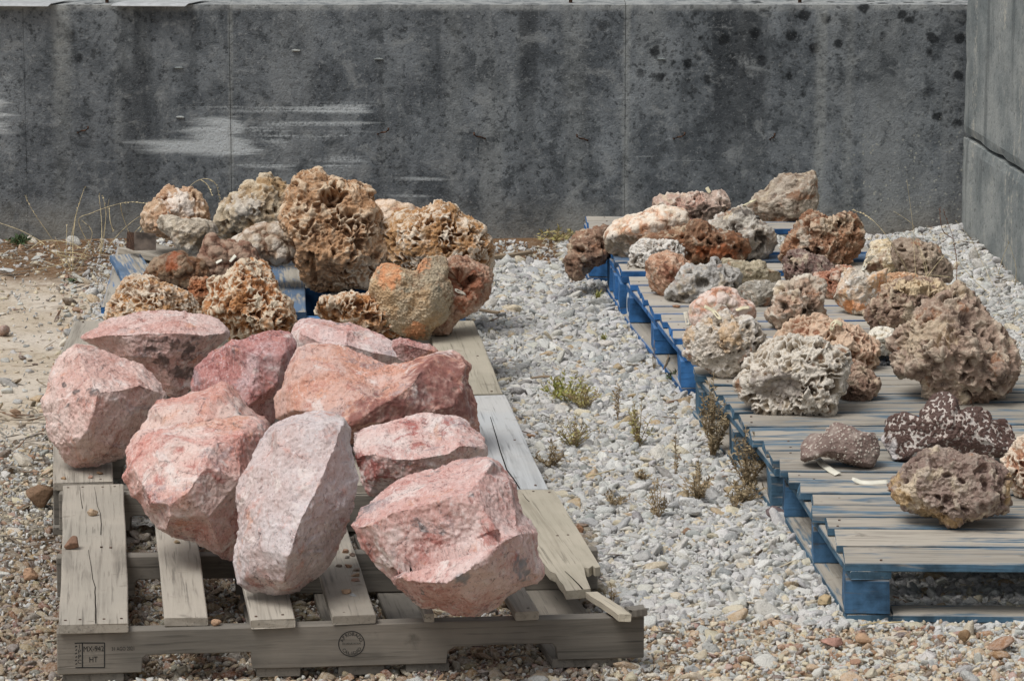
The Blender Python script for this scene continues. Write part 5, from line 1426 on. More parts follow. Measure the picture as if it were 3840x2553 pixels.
rrock('blue grey ridged rock with a pale crest, beside the orange tan block', Z5([(447, 465), (480, 400), (530, 350), (560, 300), (600, 240), (650, 215), (720, 220), (790, 235), (850, 150), (890, 165), (920, 210), (1000, 240), (1075, 260), (1080, 300), (1060, 360), (1030, 420), (950, 450), (850, 480), (760, 500), (700, 520), (660, 535), (600, 540), (520, 510)]),
      ((178, 173, 164), (166, 162, 156), (206, 201, 193), (112, 104, 94)), 49, kind='rough', cs=0.03, amp=0.95, nexp=3.0)
rrock('olive tan flat rock with a pale edge, behind the blue grey ridged one', Z5([(890, 150), (940, 145), (1000, 175), (1080, 180), (1150, 195), (1230, 175), (1270, 190), (1290, 235), (1350, 260), (1420, 270), (1435, 320), (1420, 370), (1300, 380), (1150, 385), (1060, 370), (1000, 300), (920, 220)]),
      ((156, 144, 116), (184, 168, 138), (206, 192, 164), (96, 84, 62)), 50, kind='slab', amp=1.3)
rrock('dark grey green lump with a pale right end before the olive tan one', Z5([(1030, 440), (1060, 410), (1110, 360), (1180, 340), (1290, 340), (1340, 370), (1400, 360), (1450, 400), (1420, 470), (1390, 520), (1370, 560), (1290, 570), (1190, 565), (1130, 540), (1060, 500)]),
      ((146, 138, 124), (124, 116, 104), (192, 186, 174), (82, 76, 66)), 51, kind='slab', amp=1.3)
rrock('dark maroon wedge shaped rock in front of the tall rusty orange one', Z4([(180, 860), (190, 810), (250, 770), (310, 760), (380, 770), (450, 790), (530, 825), (600, 870), (660, 900), (640, 950), (560, 990), (480, 1010), (400, 1020), (300, 1030), (240, 1030), (210, 990), (200, 920)]),
      ((112, 86, 78), (130, 98, 88), (178, 160, 144), (72, 56, 52)), 52, kind='rough', cs=0.02, amp=0.9)
rrock('tall rusty orange rock full of cavities', Z4([(155, 840), (180, 790), (210, 720), (240, 650), (270, 610), (310, 570), (350, 550), (345, 500), (380, 460), (430, 445), (480, 460), (540, 490), (610, 500), (660, 490), (690, 460), (760, 455), (790, 480), (795, 540), (835, 550), (845, 600), (830, 650), (845, 720), (830, 770), (790, 800), (770, 850), (720, 885), (640, 900), (500, 880), (350, 860), (230, 870)]),
      ((142, 94, 64), (164, 114, 80), (204, 176, 146), (78, 52, 38)), 53, kind='rough', cs=0.032, amp=1.35, s=7, patches=[(3010, 890, 28, 40)], pcol=(190, 180, 164), hollows=[(2985, 910, 16, 16, 0.02)])
rrock('white and yellow crystalline rock with a tag, against the rounded brown one', Z4([(860, 920), (880, 860), (900, 790), (930, 740), (930, 690), (990, 670), (1060, 670), (1110, 690), (1140, 750), (1165, 790), (1190, 860), (1180, 940), (1100, 970), (1020, 970), (940, 970), (890, 950)]),
      ((216, 196, 160), (222, 190, 128), (228, 216, 192), (118, 78, 56)), 54, kind='slab', amp=1.4, patches=[(3270, 1005, 40, 16)], pcol=(96, 62, 46))
rrock('rounded grey brown rock with dry grass stalks before it', Z4([(1110, 690), (1160, 665), (1250, 665), (1340, 680), (1420, 700), (1490, 720), (1530, 770), (1550, 830), (1590, 880), (1610, 940), (1600, 1010), (1550, 1040), (1440, 1040), (1300, 1030), (1200, 980), (1150, 900), (1120, 800)]),
      ((148, 126, 106), (158, 134, 114), (184, 164, 142), (100, 82, 68)), 55, kind='rough', cs=0.02, amp=0.7, tf=0.9)
rrock('small reddish orange rock tucked left of the striped white one', Z4([(450, 985), (530, 950), (600, 930), (640, 900), (740, 895), (790, 930), (780, 1050), (720, 1150), (640, 1190), (560, 1180), (520, 1150), (510, 1080), (490, 1020)]),
      ((190, 132, 102), (176, 112, 84), (214, 190, 168), (116, 68, 50)), 56, kind='rough', cs=0.024)
rrock('white rock with vertical grooves and orange streaks, a white tag on top', Z4([(610, 1170), (650, 1110), (670, 1040), (700, 960), (750, 920), (820, 915), (880, 930), (920, 970), (1000, 940), (1040, 910), (1085, 910), (1060, 970), (1050, 1050), (1020, 1130), (970, 1200), (920, 1250), (880, 1300), (840, 1320), (780, 1300), (740, 1280), (710, 1250), (650, 1240), (620, 1210)]),
      ((206, 194, 176), (216, 170, 124), (222, 216, 206), (130, 112, 96)), 57, kind='slab', amp=1.2, patches=[(3200, 1150, 60, 24), (3300, 1080, 14, 50)], pcol=(214, 146, 96))
rrock('low peach orange rock lying between the striped white and the dark brown ones', Z4([(1070, 960), (1150, 940), (1230, 950), (1330, 960), (1400, 990), (1400, 1060), (1250, 1100), (1100, 1090), (1060, 1030)]),
      ((212, 168, 126), (198, 142, 100), (222, 194, 160), (140, 92, 62)), 58, kind='slab', amp=1.2)
rrock('white and pinkish pitted rock between the striped white one and the ringed peach one', Z4([(150, 1090), (200, 1030), (300, 990), (410, 985), (450, 1010), (520, 1030), (530, 1100), (510, 1200), (530, 1280), (540, 1330), (480, 1380), (400, 1400), (280, 1420), (160, 1440), (100, 1400), (50, 1340), (60, 1300), (110, 1220), (130, 1150)]),
      ((192, 174, 152), (180, 142, 116), (216, 206, 188), (90, 70, 54)), 59, kind='rough', cs=0.03, amp=1.15)
rrock('rusty pink porous rock with a looped tag, behind the big white and grey one', Z5([(1370, 830), (1400, 780), (1450, 720), (1520, 690), (1600, 680), (1690, 640), (1730, 650), (1790, 690), (1900, 700), (1950, 730), (2010, 760), (2080, 790), (2140, 830), (2200, 870), (2215, 930), (2200, 1000), (2190, 1070), (2140, 1110), (2000, 1110), (1800, 1050), (1550, 960), (1420, 900)]),
      ((184, 130, 100), (198, 152, 122), (214, 182, 152), (98, 64, 48)), 60, kind='porous', cs=0.032, amp=0.9, s=7)
rrock('peach rock with orange ringed bubbles, behind the grape cluster rock', Z5([(660, 560), (720, 500), (800, 440), (880, 410), (950, 405), (1010, 440), (1060, 500), (1140, 530), (1180, 570), (1190, 650), (1150, 720), (1000, 780), (800, 780), (700, 740), (665, 660)]),
      ((216, 172, 152), (206, 140, 106), (228, 206, 192), (140, 100, 84)), 61, kind='botry', cs=0.022, amp=0.9)
rrock('pale rock with a cluster of yellowish grape like bubbles', Z5([(590, 830), (600, 750), (660, 740), (720, 700), (740, 660), (800, 640), (870, 560), (930, 560), (980, 620), (1050, 660), (1140, 650), (1200, 690), (1240, 740), (1270, 790), (1300, 840), (1345, 880), (1280, 980), (1180, 1060), (1100, 1120), (1060, 1150), (980, 1175), (900, 1140), (780, 1060), (700, 1030), (630, 1000), (595, 960), (640, 900), (600, 880)]),
      ((200, 188, 170), (190, 176, 158), (218, 210, 200), (122, 104, 84)), 62, kind='rough', cs=0.024, amp=0.8, s=7, tf=0.75, patches=[(2740, 1260, 55, 50), (2590, 1260, 28, 26), (2660, 1215, 25, 15)], kind2='botry', cs2=0.019, amp2=1.5, pcol=(198, 168, 132))
rrock('big white and grey rock with a sparkling grey hollow face', Z5([(1050, 1210), (1090, 1150), (1110, 1090), (1100, 1020), (1130, 980), (1200, 940), (1300, 870), (1400, 830), (1520, 810), (1600, 840), (1700, 840), (1780, 890), (1850, 930), (1920, 920), (1970, 950), (1980, 1000), (1960, 1080), (1930, 1160), (1930, 1230), (1890, 1300), (1870, 1400), (1830, 1460), (1760, 1450), (1680, 1460), (1580, 1465), (1450, 1465), (1380, 1440), (1290, 1460), (1230, 1400), (1190, 1350), (1100, 1300), (1060, 1260)]),
      ((188, 172, 148), (172, 150, 124), (214, 204, 188), (92, 74, 58)), 63, kind='porous', cs=0.027, amp=0.9, s=7, tf=0.85, patches=[(2925, 1455, 90, 58), (2860, 1440, 50, 45)], kind2='botry', cs2=0.021, amp2=1.0, pcol=(150, 140, 132), hollows=[(2930, 1465, 80, 55, 0.018)])
rrock('dark brown pointed rock peeking out right of the big white and grey one', Z5([(1900, 1080), (1990, 1000), (2060, 1040), (2120, 1080), (2180, 1120), (2235, 1200), (2220, 1270), (2150, 1310), (2100, 1330), (2020, 1360), (1950, 1350), (1870, 1320), (1870, 1200)]),
      ((136, 106, 88), (152, 118, 98), (186, 158, 134), (82, 64, 54)), 64, kind='rough', cs=0.022, amp=1.0)
rrock('dark brown rock with a cream pitted crest behind the largest right hand rock', Z4([(845, 1390), (880, 1300), (950, 1210), (1020, 1160), (1040, 1090), (1120, 1040), (1250, 1000), (1400, 1020), (1500, 1040), (1580, 1070), (1600, 1150), (1540, 1250), (1400, 1380), (1250, 1440), (1140, 1480), (1060, 1500), (950, 1470), (880, 1440)]),
      ((136, 108, 92), (154, 124, 104), (206, 184, 154), (84, 66, 56)), 65, kind='rough', cs=0.028, amp=1.15, s=7, patches=[(3460, 1085, 120, 26)], kind2='porous', cs2=0.024, pcol=(206, 184, 150))
rrock('small white bubbly rock squeezed under the cream crested brown one', [(3240, 1290), (3254, 1261), (3270, 1243), (3301, 1225), (3328, 1234), (3360, 1252), (3370, 1290), (3352, 1327), (3310, 1334), (3275, 1325)],
      ((224, 214, 192), (212, 196, 166), (230, 222, 206), (150, 112, 72)), 66, kind='botry', cs=0.014, amp=1.1)
rrock('largest rock of the right row, brown and deeply pitted with a pale left side', Z8([(135, 900), (150, 790), (220, 740), (300, 680), (360, 580), (430, 520), (440, 480), (520, 440), (600, 420), (700, 380), (760, 330), (850, 300), (950, 320), (1000, 370), (1050, 420), (1065, 500), (1060, 570), (1040, 650), (1010, 710), (1040, 745), (1100, 745), (1200, 790), (1300, 850), (1350, 940), (1385, 1050), (1380, 1180), (1330, 1290), (1240, 1350), (1120, 1400), (1000, 1460), (870, 1465), (760, 1450), (600, 1400), (490, 1390), (450, 1320), (420, 1230), (330, 1170), (190, 1140), (175, 1060), (160, 970)]),
      ((152, 126, 108), (164, 136, 116), (202, 182, 158), (92, 72, 62)), 67, kind='rough', cs=0.036, amp=1.25, s=7, tf=0.85, patches=[(3510, 1240, 70, 60), (3430, 1270, 50, 70), (3640, 1090, 60, 30)], kind2='rough', cs2=0.022, pcol=(190, 172, 148), hollows=[(3565, 1238, 10, 7, 0.02), (3640, 1420, 16, 16, 0.02), (3640, 1350, 22, 22, 0.025)])
rrock('small flat brown rock with white speckles, near the left edge of the front pallet', Z6([(200, 790), (230, 750), (290, 730), (380, 735), (400, 700), (450, 660), (500, 665), (580, 690), (620, 720), (680, 735), (740, 735), (770, 790), (780, 870), (760, 940), (730, 990), (650, 985), (560, 960), (480, 930), (400, 905), (330, 900), (290, 920), (230, 940), (205, 930)]),
      ((120, 102, 94), (132, 112, 104), (192, 182, 170), (98, 80, 74)), 68, kind='speck', cs=0.0075, amp=1.0, tf=0.8, s=7, mk=dict(pin=(0.45, 0.7), din=(0.0, -0.2), fine_amt=0.3), rest=0.135)
rrock('crown shaped white rock covered in dark brown beads, four humps', Z6([(797, 780), (830, 700), (830, 640), (870, 600), (950, 590), (1020, 600), (1060, 640), (1080, 570), (1130, 520), (1180, 460), (1230, 438), (1290, 445), (1340, 490), (1355, 560), (1380, 580), (1440, 555), (1520, 555), (1580, 590), (1610, 640), (1650, 660), (1680, 635), (1740, 630), (1785, 660), (1800, 740), (1780, 830), (1740, 880), (1650, 910), (1560, 910), (1400, 920), (1300, 920), (1200, 920), (1100, 920), (1000, 935), (890, 940), (860, 890)]),
      ((206, 198, 190), (196, 184, 174), (76, 48, 40), (150, 120, 104)), 69, kind='nodule', cs=0.0072, amp=1.2, tf=0.55, s=7, mk=dict(pin=(0.30, 0.48), din=(-0.2, -0.4), fine_amt=0.2, gloss=0.55), rest=0.135, patches=[(3335, 1700, 26, 50), (3310, 1650, 14, 30)], pcol=(206, 200, 198))
rrock('brown rock with grey sparkling knobs and a tan underside, frontmost on the right row', Z6([(835, 1120), (850, 1060), (890, 1030), (960, 1010), (1010, 950), (1080, 890), (1150, 870), (1200, 840), (1270, 840), (1350, 880), (1440, 880), (1540, 900), (1620, 940), (1690, 970), (1735, 1060), (1730, 1150), (1735, 1240), (1690, 1300), (1600, 1340), (1500, 1360), (1420, 1370), (1370, 1410), (1280, 1415), (1200, 1360), (1100, 1320), (1000, 1280), (930, 1230), (880, 1190), (845, 1160)]),
      ((136, 110, 98), (150, 128, 114), (182, 166, 150), (96, 72, 64)), 70, kind='rough', cs=0.030, amp=0.8, tf=0.8, s=7, mk=dict(pin=(0.66, 1.0), din=(0.3, 0.0), fine_amt=0.6), rest=0.135, patches=[(3350, 1800, 34, 40), (3380, 1860, 50, 30), (3480, 1930, 60, 32), (3560, 1955, 50, 22), (3780, 1840, 12, 60)], kind2='rough', cs2=0.018, pcol=(184, 156, 116))
rrock('tan and pink porous rock cut off by the right edge of the picture', Z6([(1695, 930), (1720, 880), (1780, 810), (1842, 740), (1950, 760), (1990, 900), (1980, 1060), (1920, 1180), (1842, 1210), (1800, 1200), (1780, 1140), (1740, 1100), (1710, 1020)]),
      ((212, 166, 130), (196, 142, 108), (222, 202, 178), (128, 78, 56)), 71, kind='porous', cs=0.026, amp=0.9, s=6, rest=0.135)

# ================================================================== SMALL THINGS
CAMV = Vector((0, 0, CAM_H))
def surf(px, py):
    """nearest rock surface met by the line of sight, else the deck"""
    d = ray(px, py).normalized(); best = None
    for rec in ROCK_BVH:
        if rec[0] < px < rec[2] and rec[1] < py < rec[3]:
            if rec[6] is None: rec[6] = BVHTree.FromPolygons(rec[4].tolist(), rec[5].tolist(), all_triangles=True)
            h = rec[6].ray_cast(CAMV, d)
            if h[0] is not None and (best is None or h[3] < best[1]): best = (h[0], h[3])
    return (best[0] - d * 0.004) if best else G(px, py, DECK + 0.012)
M_TAG = mat_plain('white_plastic_tag', (226, 222, 206), 0.45, 0.4, 0.03)
M_TAGO = mat_plain('yellowed_plastic_tag', (222, 212, 180), 0.5, 0.4, 0.06)
def tag_strip(label, pts, wpx, slot=True, mat=M_TAG, upv=None):
    """pts: world points along the strip"""
    n = len(pts); org = pts[0].copy()
    w = wpx
    V = []; F = []
    ctr = sum(pts, Vector()) / n
    view = (CAMV - ctr).normalized()
    def side(i):
        d = (pts[min(i + 1, n - 1)] - pts[max(i - 1, 0)]).normalized()
        up = upv or (view + Vector((0, 0, 0.9))).normalized()
        return d.cross(up).normalized()
    # resample
    m = 12; Q = []
    L = [0]
    for i in range(n - 1): L.append(L[-1] + (pts[i + 1] - pts[i]).length)
    for k in range(m + 1):
        t = L[-1] * k / m
        for i in range(n - 1):
            if t <= L[i + 1] + 1e-9:
                u = (t - L[i]) / max(1e-9, L[i + 1] - L[i]); Q.append(pts[i].lerp(pts[i + 1], u)); break
    pts = Q; n = len(pts)
    cols = [-1.0, -0.32, 0.32, 1.0]
    for i in range(n):
        s = side(i); rnd = 0.55 if i == 0 else (0.92 if i == 1 else 1.0)
        for c in cols: V.append(pts[i] + s * (c * w * rnd) - org)
    for i in range(n - 1):
        for c in range(3):
            if slot and c == 1 and 2 <= i <= 5: continue
            F.append([i * 4 + c, i * 4 + c + 1, i * 4 + 5 + c, i * 4 + 4 + c])
    o = link('price_tag', mesh_py('price_tag', V, F, mat, True), None, org)
    md = o.modifiers.new('thick', 'SOLIDIFY'); md.thickness = 0.0012; md.offset = 0
    tag(o, label, 'tag', 'white tags on and among the rocks')
def sv(pt, dz=0.0): return surf(*pt) + Vector((0, 0, dz))
tag_strip('white slotted tag standing on the deck left of the peach ringed rock', [G(2581, 1220, DECK + 0.01) + Vector((0, 0.0, 0.0)), G(2581, 1220, DECK + 0.01) + Vector((-0.008, 0.012, 0.036))], 0.0062, True, M_TAG, Vector((0.2, -1, 0.3)).normalized())
tag_strip('cream tag sticking up left from the grape cluster rock', [sv((2702, 1203), .004), sv((2675, 1185), .014), sv((2675, 1185), .014) + Vector((-0.024, 0, 0.012))], 0.0055, True, M_TAGO)
tag_strip('cream tag pointing right from the peach ringed rock', [sv((2760, 1172), .006), sv((2785, 1170), .012), sv((2785, 1170), .012) + Vector((0.018, 0, 0.001))], 0.005, False, M_TAGO)
tag_strip('white tag curling up between the striped white rock and the crystalline one', [sv((3236, 1016), .002), sv((3248, 1000), .004) + Vector((0, 0, .008)), sv((3236, 1016), .002) + Vector((0.028, 0.01, 0.040))], 0.0058, True)
tag_strip('cream looped tag on the rusty pink porous rock', [sv((3118, 1246), .004), sv((3122, 1232), .012), sv((3135, 1226), .016), sv((3158, 1230), .008)], 0.006, True, M_TAGO)
tag_strip('cream tag on the flat top of the pale pinkish block', [sv((2662, 726), .002), sv((2662, 726), .002) + Vector((-0.010, 0.005, 0.016))], 0.006, False, M_TAGO)
tag_strip('long cream tag lying against the foot of the tall slab rock', [sv((2836, 752), .004), sv((2815, 765), .006), sv((2790, 775), .004)], 0.005, False, M_TAGO)
tag_strip('white notched tag sliding out under the flat speckled rock', [G(3058, 1709, 0.146), G(3085, 1740, 0.142), G(3115, 1762, 0.140), G(3142, 1777, 0.140)], 0.0085, False)
tag_strip('thin white tag curled on the deck beside the frontmost rock', [G(3195, 1793, 0.150), G(3225, 1808, 0.141), G(3265, 1811, 0.140), G(3330, 1806, 0.140)], 0.006, False)
tag_strip('small white tag at the left foot of the big white and grey rock', [G(2764, 1445, DECK + .012), G(2772, 1462, DECK + .010), G(2788, 1485, DECK + .009)], 0.006, True)
tag_strip('white tag lying in the dark hollow of the reddish rock', [sv((1706, 1092), .004), sv((1725, 1100), .004), sv((1746, 1108), .004)], 0.006, True)
tag_strip('white slip on the left of two on the purplish brown knobbly rock', [sv((810, 992), .004), sv((832, 980), .005)], 0.0045, False)
tag_strip('white slip on the right of two on the purplish brown knobbly rock', [sv((861, 986), .004), sv((884, 966), .006)], 0.0055, False)

# ---------------------------------------------------------------- single stones one would pick up
def stone(label, px, py, wpx, hpx, colr, z=None, seed=0, name='loose_stone', group='stones one can pick out on the gravel'):
    z0 = 0.004 if z is None else z
    q = G(px, py + hpx * 0.35, z0)
    sc = q.y * 1.02 / FPX
    gg = sum(colr) / 3.0; colr = [v + (gg - v) * 0.35 for v in colr]
    m = mat_rock('stone_%s_%d' % (name, seed), colr, [v * 0.88 for v in colr], [min(255, v * 1.14) for v in colr], [v * 0.62 for v in colr], seed)
    me = pebble_mesh(name, 500 + seed, m, 4)
    a = me.attributes.new('pit', 'FLOAT', 'POINT'); a.data.foreach_set('value', np.full(len(me.vertices), 0.5, np.float32))
    co = np.zeros(len(me.vertices) * 3, np.float32); me.vertices.foreach_get('co', co); co = co.reshape(-1, 3)
    ext = co.max(0) - co.min(0)
    w = wpx * sc; h = hpx * sc * 0.92
    co = co / ext * np.array([w, w * 0.8, h]); co[:, 2] -= co[:, 2].min()
    me.vertices.foreach_set('co', co.astype(np.float32).ravel()); me.update()
    o = link(name, me, None, q + Vector((0, 0, -0.001 if z is not None else -0.004)))
    tag(o, label, 'stone', group)
for i, (lab, px, py, w, h, c) in enumerate([
    ('large brown cobble on the ground left of the front pallet', 145, 1862, 112, 100, (146, 106, 72)),
    ('flat purplish stone on the gravel against the side of the front right pallet', 2915, 1925, 92, 60, (122, 98, 96)),
    ('smooth yellow stone left of the corner block of the front right pallet', 3090, 2247, 56, 46, (202, 168, 112)),
    ('angular orange tan stone in front of the front right pallet', 3240, 2392, 66, 50, (196, 148, 104)),
    ('flat coral red stone lying left of the angular orange tan one', 3125, 2402, 88, 36, (200, 136, 112)),
    ('brown wedge of stone standing upright at the lower right', 3615, 2380, 50, 58, (158, 118, 74)),
    ('white oval stone on the bare soil at the far left', 22, 1011, 56, 20, (206, 206, 200)),
    ('round terracotta pebble near the bottom edge at the right', 3206, 2476, 46, 28, (186, 132, 98)),
    ('cream cobble at the bottom edge below the terracotta pebble', 3266, 2522, 56, 50, (206, 192, 160)),
    ('rusty orange stone touching the right side of the broken deck board', 2172, 1982, 34, 44, (168, 110, 68)),
    ('orange brown stone on the left gravel nearest the front pallet', 112, 2150, 58, 54, (190, 138, 96)),
    ('white angular stone on the gravel right of the pale deck board', 2020, 1597, 52, 30, (204, 204, 200)),
    ('brown stone beside the pale deck board at its right edge', 1990, 1628, 36, 16, (168, 118, 76)),
    ('rusty stone among dry weeds in the middle of the gravel path', 2580, 1988, 44, 36, (172, 126, 90)),
    ('pale block of stone behind the fallen dry weed on the gravel path', 2600, 1915, 66, 40, (204, 202, 194)),
    ('brown square stone on the left gravel beside the stub of the second pallet', 60, 1545, 46, 30, (158, 116, 82)),
]): stone(lab, px, py, w, h, c, None, i)
for i, (lab, px, py, w, h, c, z) in enumerate([
    ('cream and orange pebble on the wide front left deck board, the farther of two', 345, 1920, 42, 30, (206, 168, 126), DECK),
    ('rusty brown pebble on the wide front left deck board, the nearer of two', 272, 2036, 56, 54, (156, 108, 78), DECK),
    ('orange pebble on the front beam between the second and third deck boards', 812, 2335, 40, 28, (190, 142, 100), ST_TOP),
    ('small pinkish pebble on the board stub under the far left boulder', 339, 1788, 21, 16, (184, 132, 106), DECK),
    ('small brown pebble on the board stub just right of the pinkish one', 374, 1774, 26, 15, (166, 124, 84), DECK),
    ('small orange pebble at the left corner of the board stub', 238, 1792, 22, 15, (194, 146, 98), DECK),
    ('orange pebble nearest the end of the board right of the tall pale boulder', 1297, 2217, 38, 22, (192, 148, 108), DECK),
    ('pale grey pebble beside the orange one near the board end', 1325, 2230, 30, 15, (176, 180, 182), DECK),
    ('brown flake of stone on the deck left of the blue grey ridged rock', 2535, 1148, 32, 13, (164, 112, 76), 0.136),
    ('yellowish pebble peeking out under the front left salmon boulder', 663, 2030, 26, 16, (176, 146, 104), DECK),
]): stone(lab, px, py, w, h, c, z, 40 + i, 'loose_pebble', 'pebbles lying on the boards')
BRD = ' right of the tall pale boulder'
for i, (lab, px, py, w, h, c) in enumerate([('rusty pebble farthest back', 1297, 2066, 26, 20, (166, 120, 88)), ('dark round pebble beside the rusty one', 1322, 2079, 24, 18, (134, 104, 84)), ('grey pebble between the rusty and the dark ones', 1302, 2088, 20, 16, (150, 140, 128)),
        ('orange brown pebble in the middle of the heap', 1310, 2122, 30, 18, (160, 116, 84)), ('dull pebble at the right edge of the heap', 1335, 2135, 28, 18, (142, 124, 106)), ('tan pebble, upper of a touching pair', 1334, 2155, 34, 18, (176, 142, 108)), ('pinkish pebble, lower of a touching pair', 1337, 2174, 34, 18, (172, 128, 104)), ('greyish crumb at the left edge of the heap', 1270, 2120, 26, 16, (140, 122, 104))]):
    stone(lab + BRD, px, py, w, h, c, DECK, 70 + i, 'loose_pebble', 'brown pebbles heaped on one board')

# ---------------------------------------------------------------- sticks and scraps
M_STICK = mat_wood('dry_stick_wood', (146, 128, 106), (92, 78, 64))
M_STRAW = mat_plain('dry_straw', (206, 190, 152), 0.8, 0.2, 0.15, 0.0, 60.0)
M_RSTEM = mat_plain('dry_red_stem', (128, 82, 54), 0.8, 0.2, 0.15, 0.0, 60.0)
for i, (lab, a, b, w) in enumerate([
    ('flat weathered stick on the gravel at the foot of the wall', (1845, 958), (1990, 938), 0.022),
    ('thin bark strip on the gravel behind the reddish hollow rock', (1800, 1160), (1870, 1165), 0.012),
    ('short grey stick on the gravel right of the pale deck board', (1992, 1412), (2058, 1410), 0.008),
    ('thin stick leaning on the gravel beside the bright blue pallet', (2490, 1380), (2508, 1330), 0.004),
    ('pale stick on the soil in front of the front right corner block', (3225, 2345), (3300, 2322), 0.004),
    ('longer pale stick on the soil in front of the front right corner block', (3295, 2336), (3385, 2324), 0.005),
    ('dry straw on the gravel near the middle of the path', (2205, 1780), (2305, 1760), 0.003)]):
    o = plank('dry_stick', None, G(*a, 0.022), G(*b, 0.024), w, min(0.012, w * 0.7), M_STICK if i < 4 else M_STRAW, (0, 0, 0), 0.002, 0.003)
    tag(o, lab, 'stick', 'sticks lying on the ground')
# rusty scrap of sheet metal under the peach rock
q = atY(540, 885, 11.86)
e = empty('metal_scrap', q + Vector((0, 0, -0.045))); tag(e, 'folded rusty sheet metal scrap under the peach rock at the far left', 'metal scrap')
M_SCR = mat_plain('grey_rusting_sheet', (112, 100, 90), 0.6, 0.4, 0.3, 0.0, 30.0)
V = [(-.03, 0, 0), (.035, .01, 0), (.035, .01, .05), (-.03, 0, .058)]
o = link('face', mesh_py('face', V, [[0, 1, 2, 3]], M_SCR), e); o.modifiers.new('thick', 'SOLIDIFY').thickness = 0.002
V = [(-.031, 0, 0), (-.031, 0, .055), (-.055, .05, .05), (-.06, .05, 0)]
o = link('fold', mesh_py('fold', V, [[0, 1, 2, 3]], M_RUST), e); o.modifiers.new('thick', 'SOLIDIFY').thickness = 0.002

# ---------------------------------------------------------------- dry grass: every stalk traced, seeds on the heads
def stalk_mesh(pts, rad, mat, head=0.0, seed=0):
    r2 = random.Random(seed)
    P = []
    n = len(pts)
    for i in range(n - 1):
        p0 = pts[max(i - 1, 0)]; p1 = pts[i]; p2 = pts[i + 1]; p3 = pts[min(i + 2, n - 1)]
        for k in range(5):
            t = k / 5
            P.append(0.5 * ((2 * p1) + (p2 - p0) * t + (2 * p0 - 5 * p1 + 4 * p2 - p3) * t * t + (3 * p1 - p0 - 3 * p2 + p3) * t ** 3))
    P.append(pts[-1])
    V, F = tube(P, rad, 4, 0.45)
    if head:
        m = len(P); k0 = int(m * (1 - head))
        for i in range(k0, m):
            for j in range(2):
                c = P[i] + Vector((r2.uniform(-.002, .002), r2.uniform(-.002, .002), 0))
                d = ((P[-1] - P[k0]).normalized() + Vector((r2.uniform(-.6, .6), r2.uniform(-.6, .6), r2.uniform(-.5, .3)))).normalized()
                s = d.orthogonal().normalized(); l = r2.uniform(.005, .009)
                b = len(V)
                V += [c, c + d * l * .5 + s * .0014, c + d * l, c + d * l * .5 - s * .0014]
                F.append([b, b + 1, b + 2, b + 3])
    return V, F
def grass(label, base, stalks, Yd, mat=M_STRAW, rad=0.0017, name='dry_grass'):
    org = Vector(base); e = empty(name, org); tag(e, label, 'grass', 'clumps of dry grass')
    for i, (pp, head) in enumerate(stalks):
        pts = []
        for j, (x, y) in enumerate(pp):
            pts.append(atY(x, y, Yd + 0.02 * math.sin(i * 2.3 + j)) - org)
        V, F = stalk_mesh(pts, rad * (0.8 + 0.4 * ((i * 7) % 5) / 5), mat, head, i)
        link('stalk', mesh_py('stalk', V, F, mat, True), e)
ZL = lambda p: Z(0, 600, 2.613, p)
grass('clump of dry straw coloured grass on the bare soil at the left', G(262, 1018), [(ZL([(655, 1095), (580, 930), (540, 840), (480, 730), (330, 515), (250, 360)]), .25), (ZL([(690, 1080), (690, 850), (720, 650), (760, 480), (825, 280)]), .35), (ZL([(715, 1080), (715, 800), (735, 600), (760, 480)]), 0), (ZL([(755, 1090), (820, 980), (885, 840)]), 0), (ZL([(850, 972), (540, 915), (400, 800), (200, 690), (-20, 612)]), 0), (ZL([(650, 1040), (650, 850), (655, 645)]), .2), (ZL([(700, 1085), (640, 960), (590, 870), (540, 755)]), 0), (ZL([(545, 905), (750, 912), (900, 955)]), 0), (ZL([(560, 935), (700, 955), (860, 975)]), 0), (ZL([(700, 1080), (790, 960), (905, 720), (800, 590)]), 0), (ZL([(670, 1005), (480, 1050), (300, 1080)]), 0), (ZL([(300, 870), (400, 800), (520, 790), (700, 815), (780, 860)]), .2)], 12.52)
grass('taller clump of dry grass against the wall left of the rock heap', G(378, 962), [(ZL([(990, 940), (1000, 850), (1030, 620), (1068, 385)]), 0), (ZL([(930, 920), (860, 810), (770, 590), (900, 520), (1060, 460), (1250, 415), (1420, 425)]), .25), (ZL([(975, 940), (995, 800), (995, 600), (970, 345)]), .25), (ZL([(1010, 925), (1150, 740), (1300, 600), (1400, 535)]), 0), (ZL([(1125, 935), (1300, 730), (1420, 610)]), 0), (ZL([(985, 935), (1020, 760), (1035, 520), (1010, 360)]), .25), (ZL([(1000, 930), (980, 800), (1020, 750)]), 0), (ZL([(1070, 470), (1080, 600), (1110, 690)]), .2), (ZL([(1180, 430), (1200, 540), (1260, 700), (1300, 730)]), .2)], 12.86)
grass('single nodding grass stalk behind the peach rock', G(700, 900), [(L1([(700, 560), (760, 300), (830, 205), (900, 165), (970, 162), (1030, 205), (1060, 330)]), .35), (L1([(900, 165), (960, 210), (995, 290)]), .6), (L1([(330, 700), (480, 500), (700, 330), (800, 235)]), 0)], 12.45)
grass('thin dry grass in front of the rounded grey brown rock at the right', G(3440, 1120, .13), [(Z4([(1310, 1000), (1290, 700), (1280, 520), (1232, 165)]), 0), (Z4([(1240, 940), (1190, 840), (1090, 680), (1000, 560), (900, 470), (790, 425)]), .3), (Z4([(1395, 1000), (1480, 880), (1560, 790)]), 0), (Z4([(1400, 1000), (1370, 850), (1300, 640), (1280, 540), (1120, 430)]), 0), (Z4([(1600, 985), (1440, 968), (1390, 990)]), 0), (Z4([(1395, 1000), (1400, 900), (1340, 730)]), 0)], 11.33, M_STRAW, 0.0013)
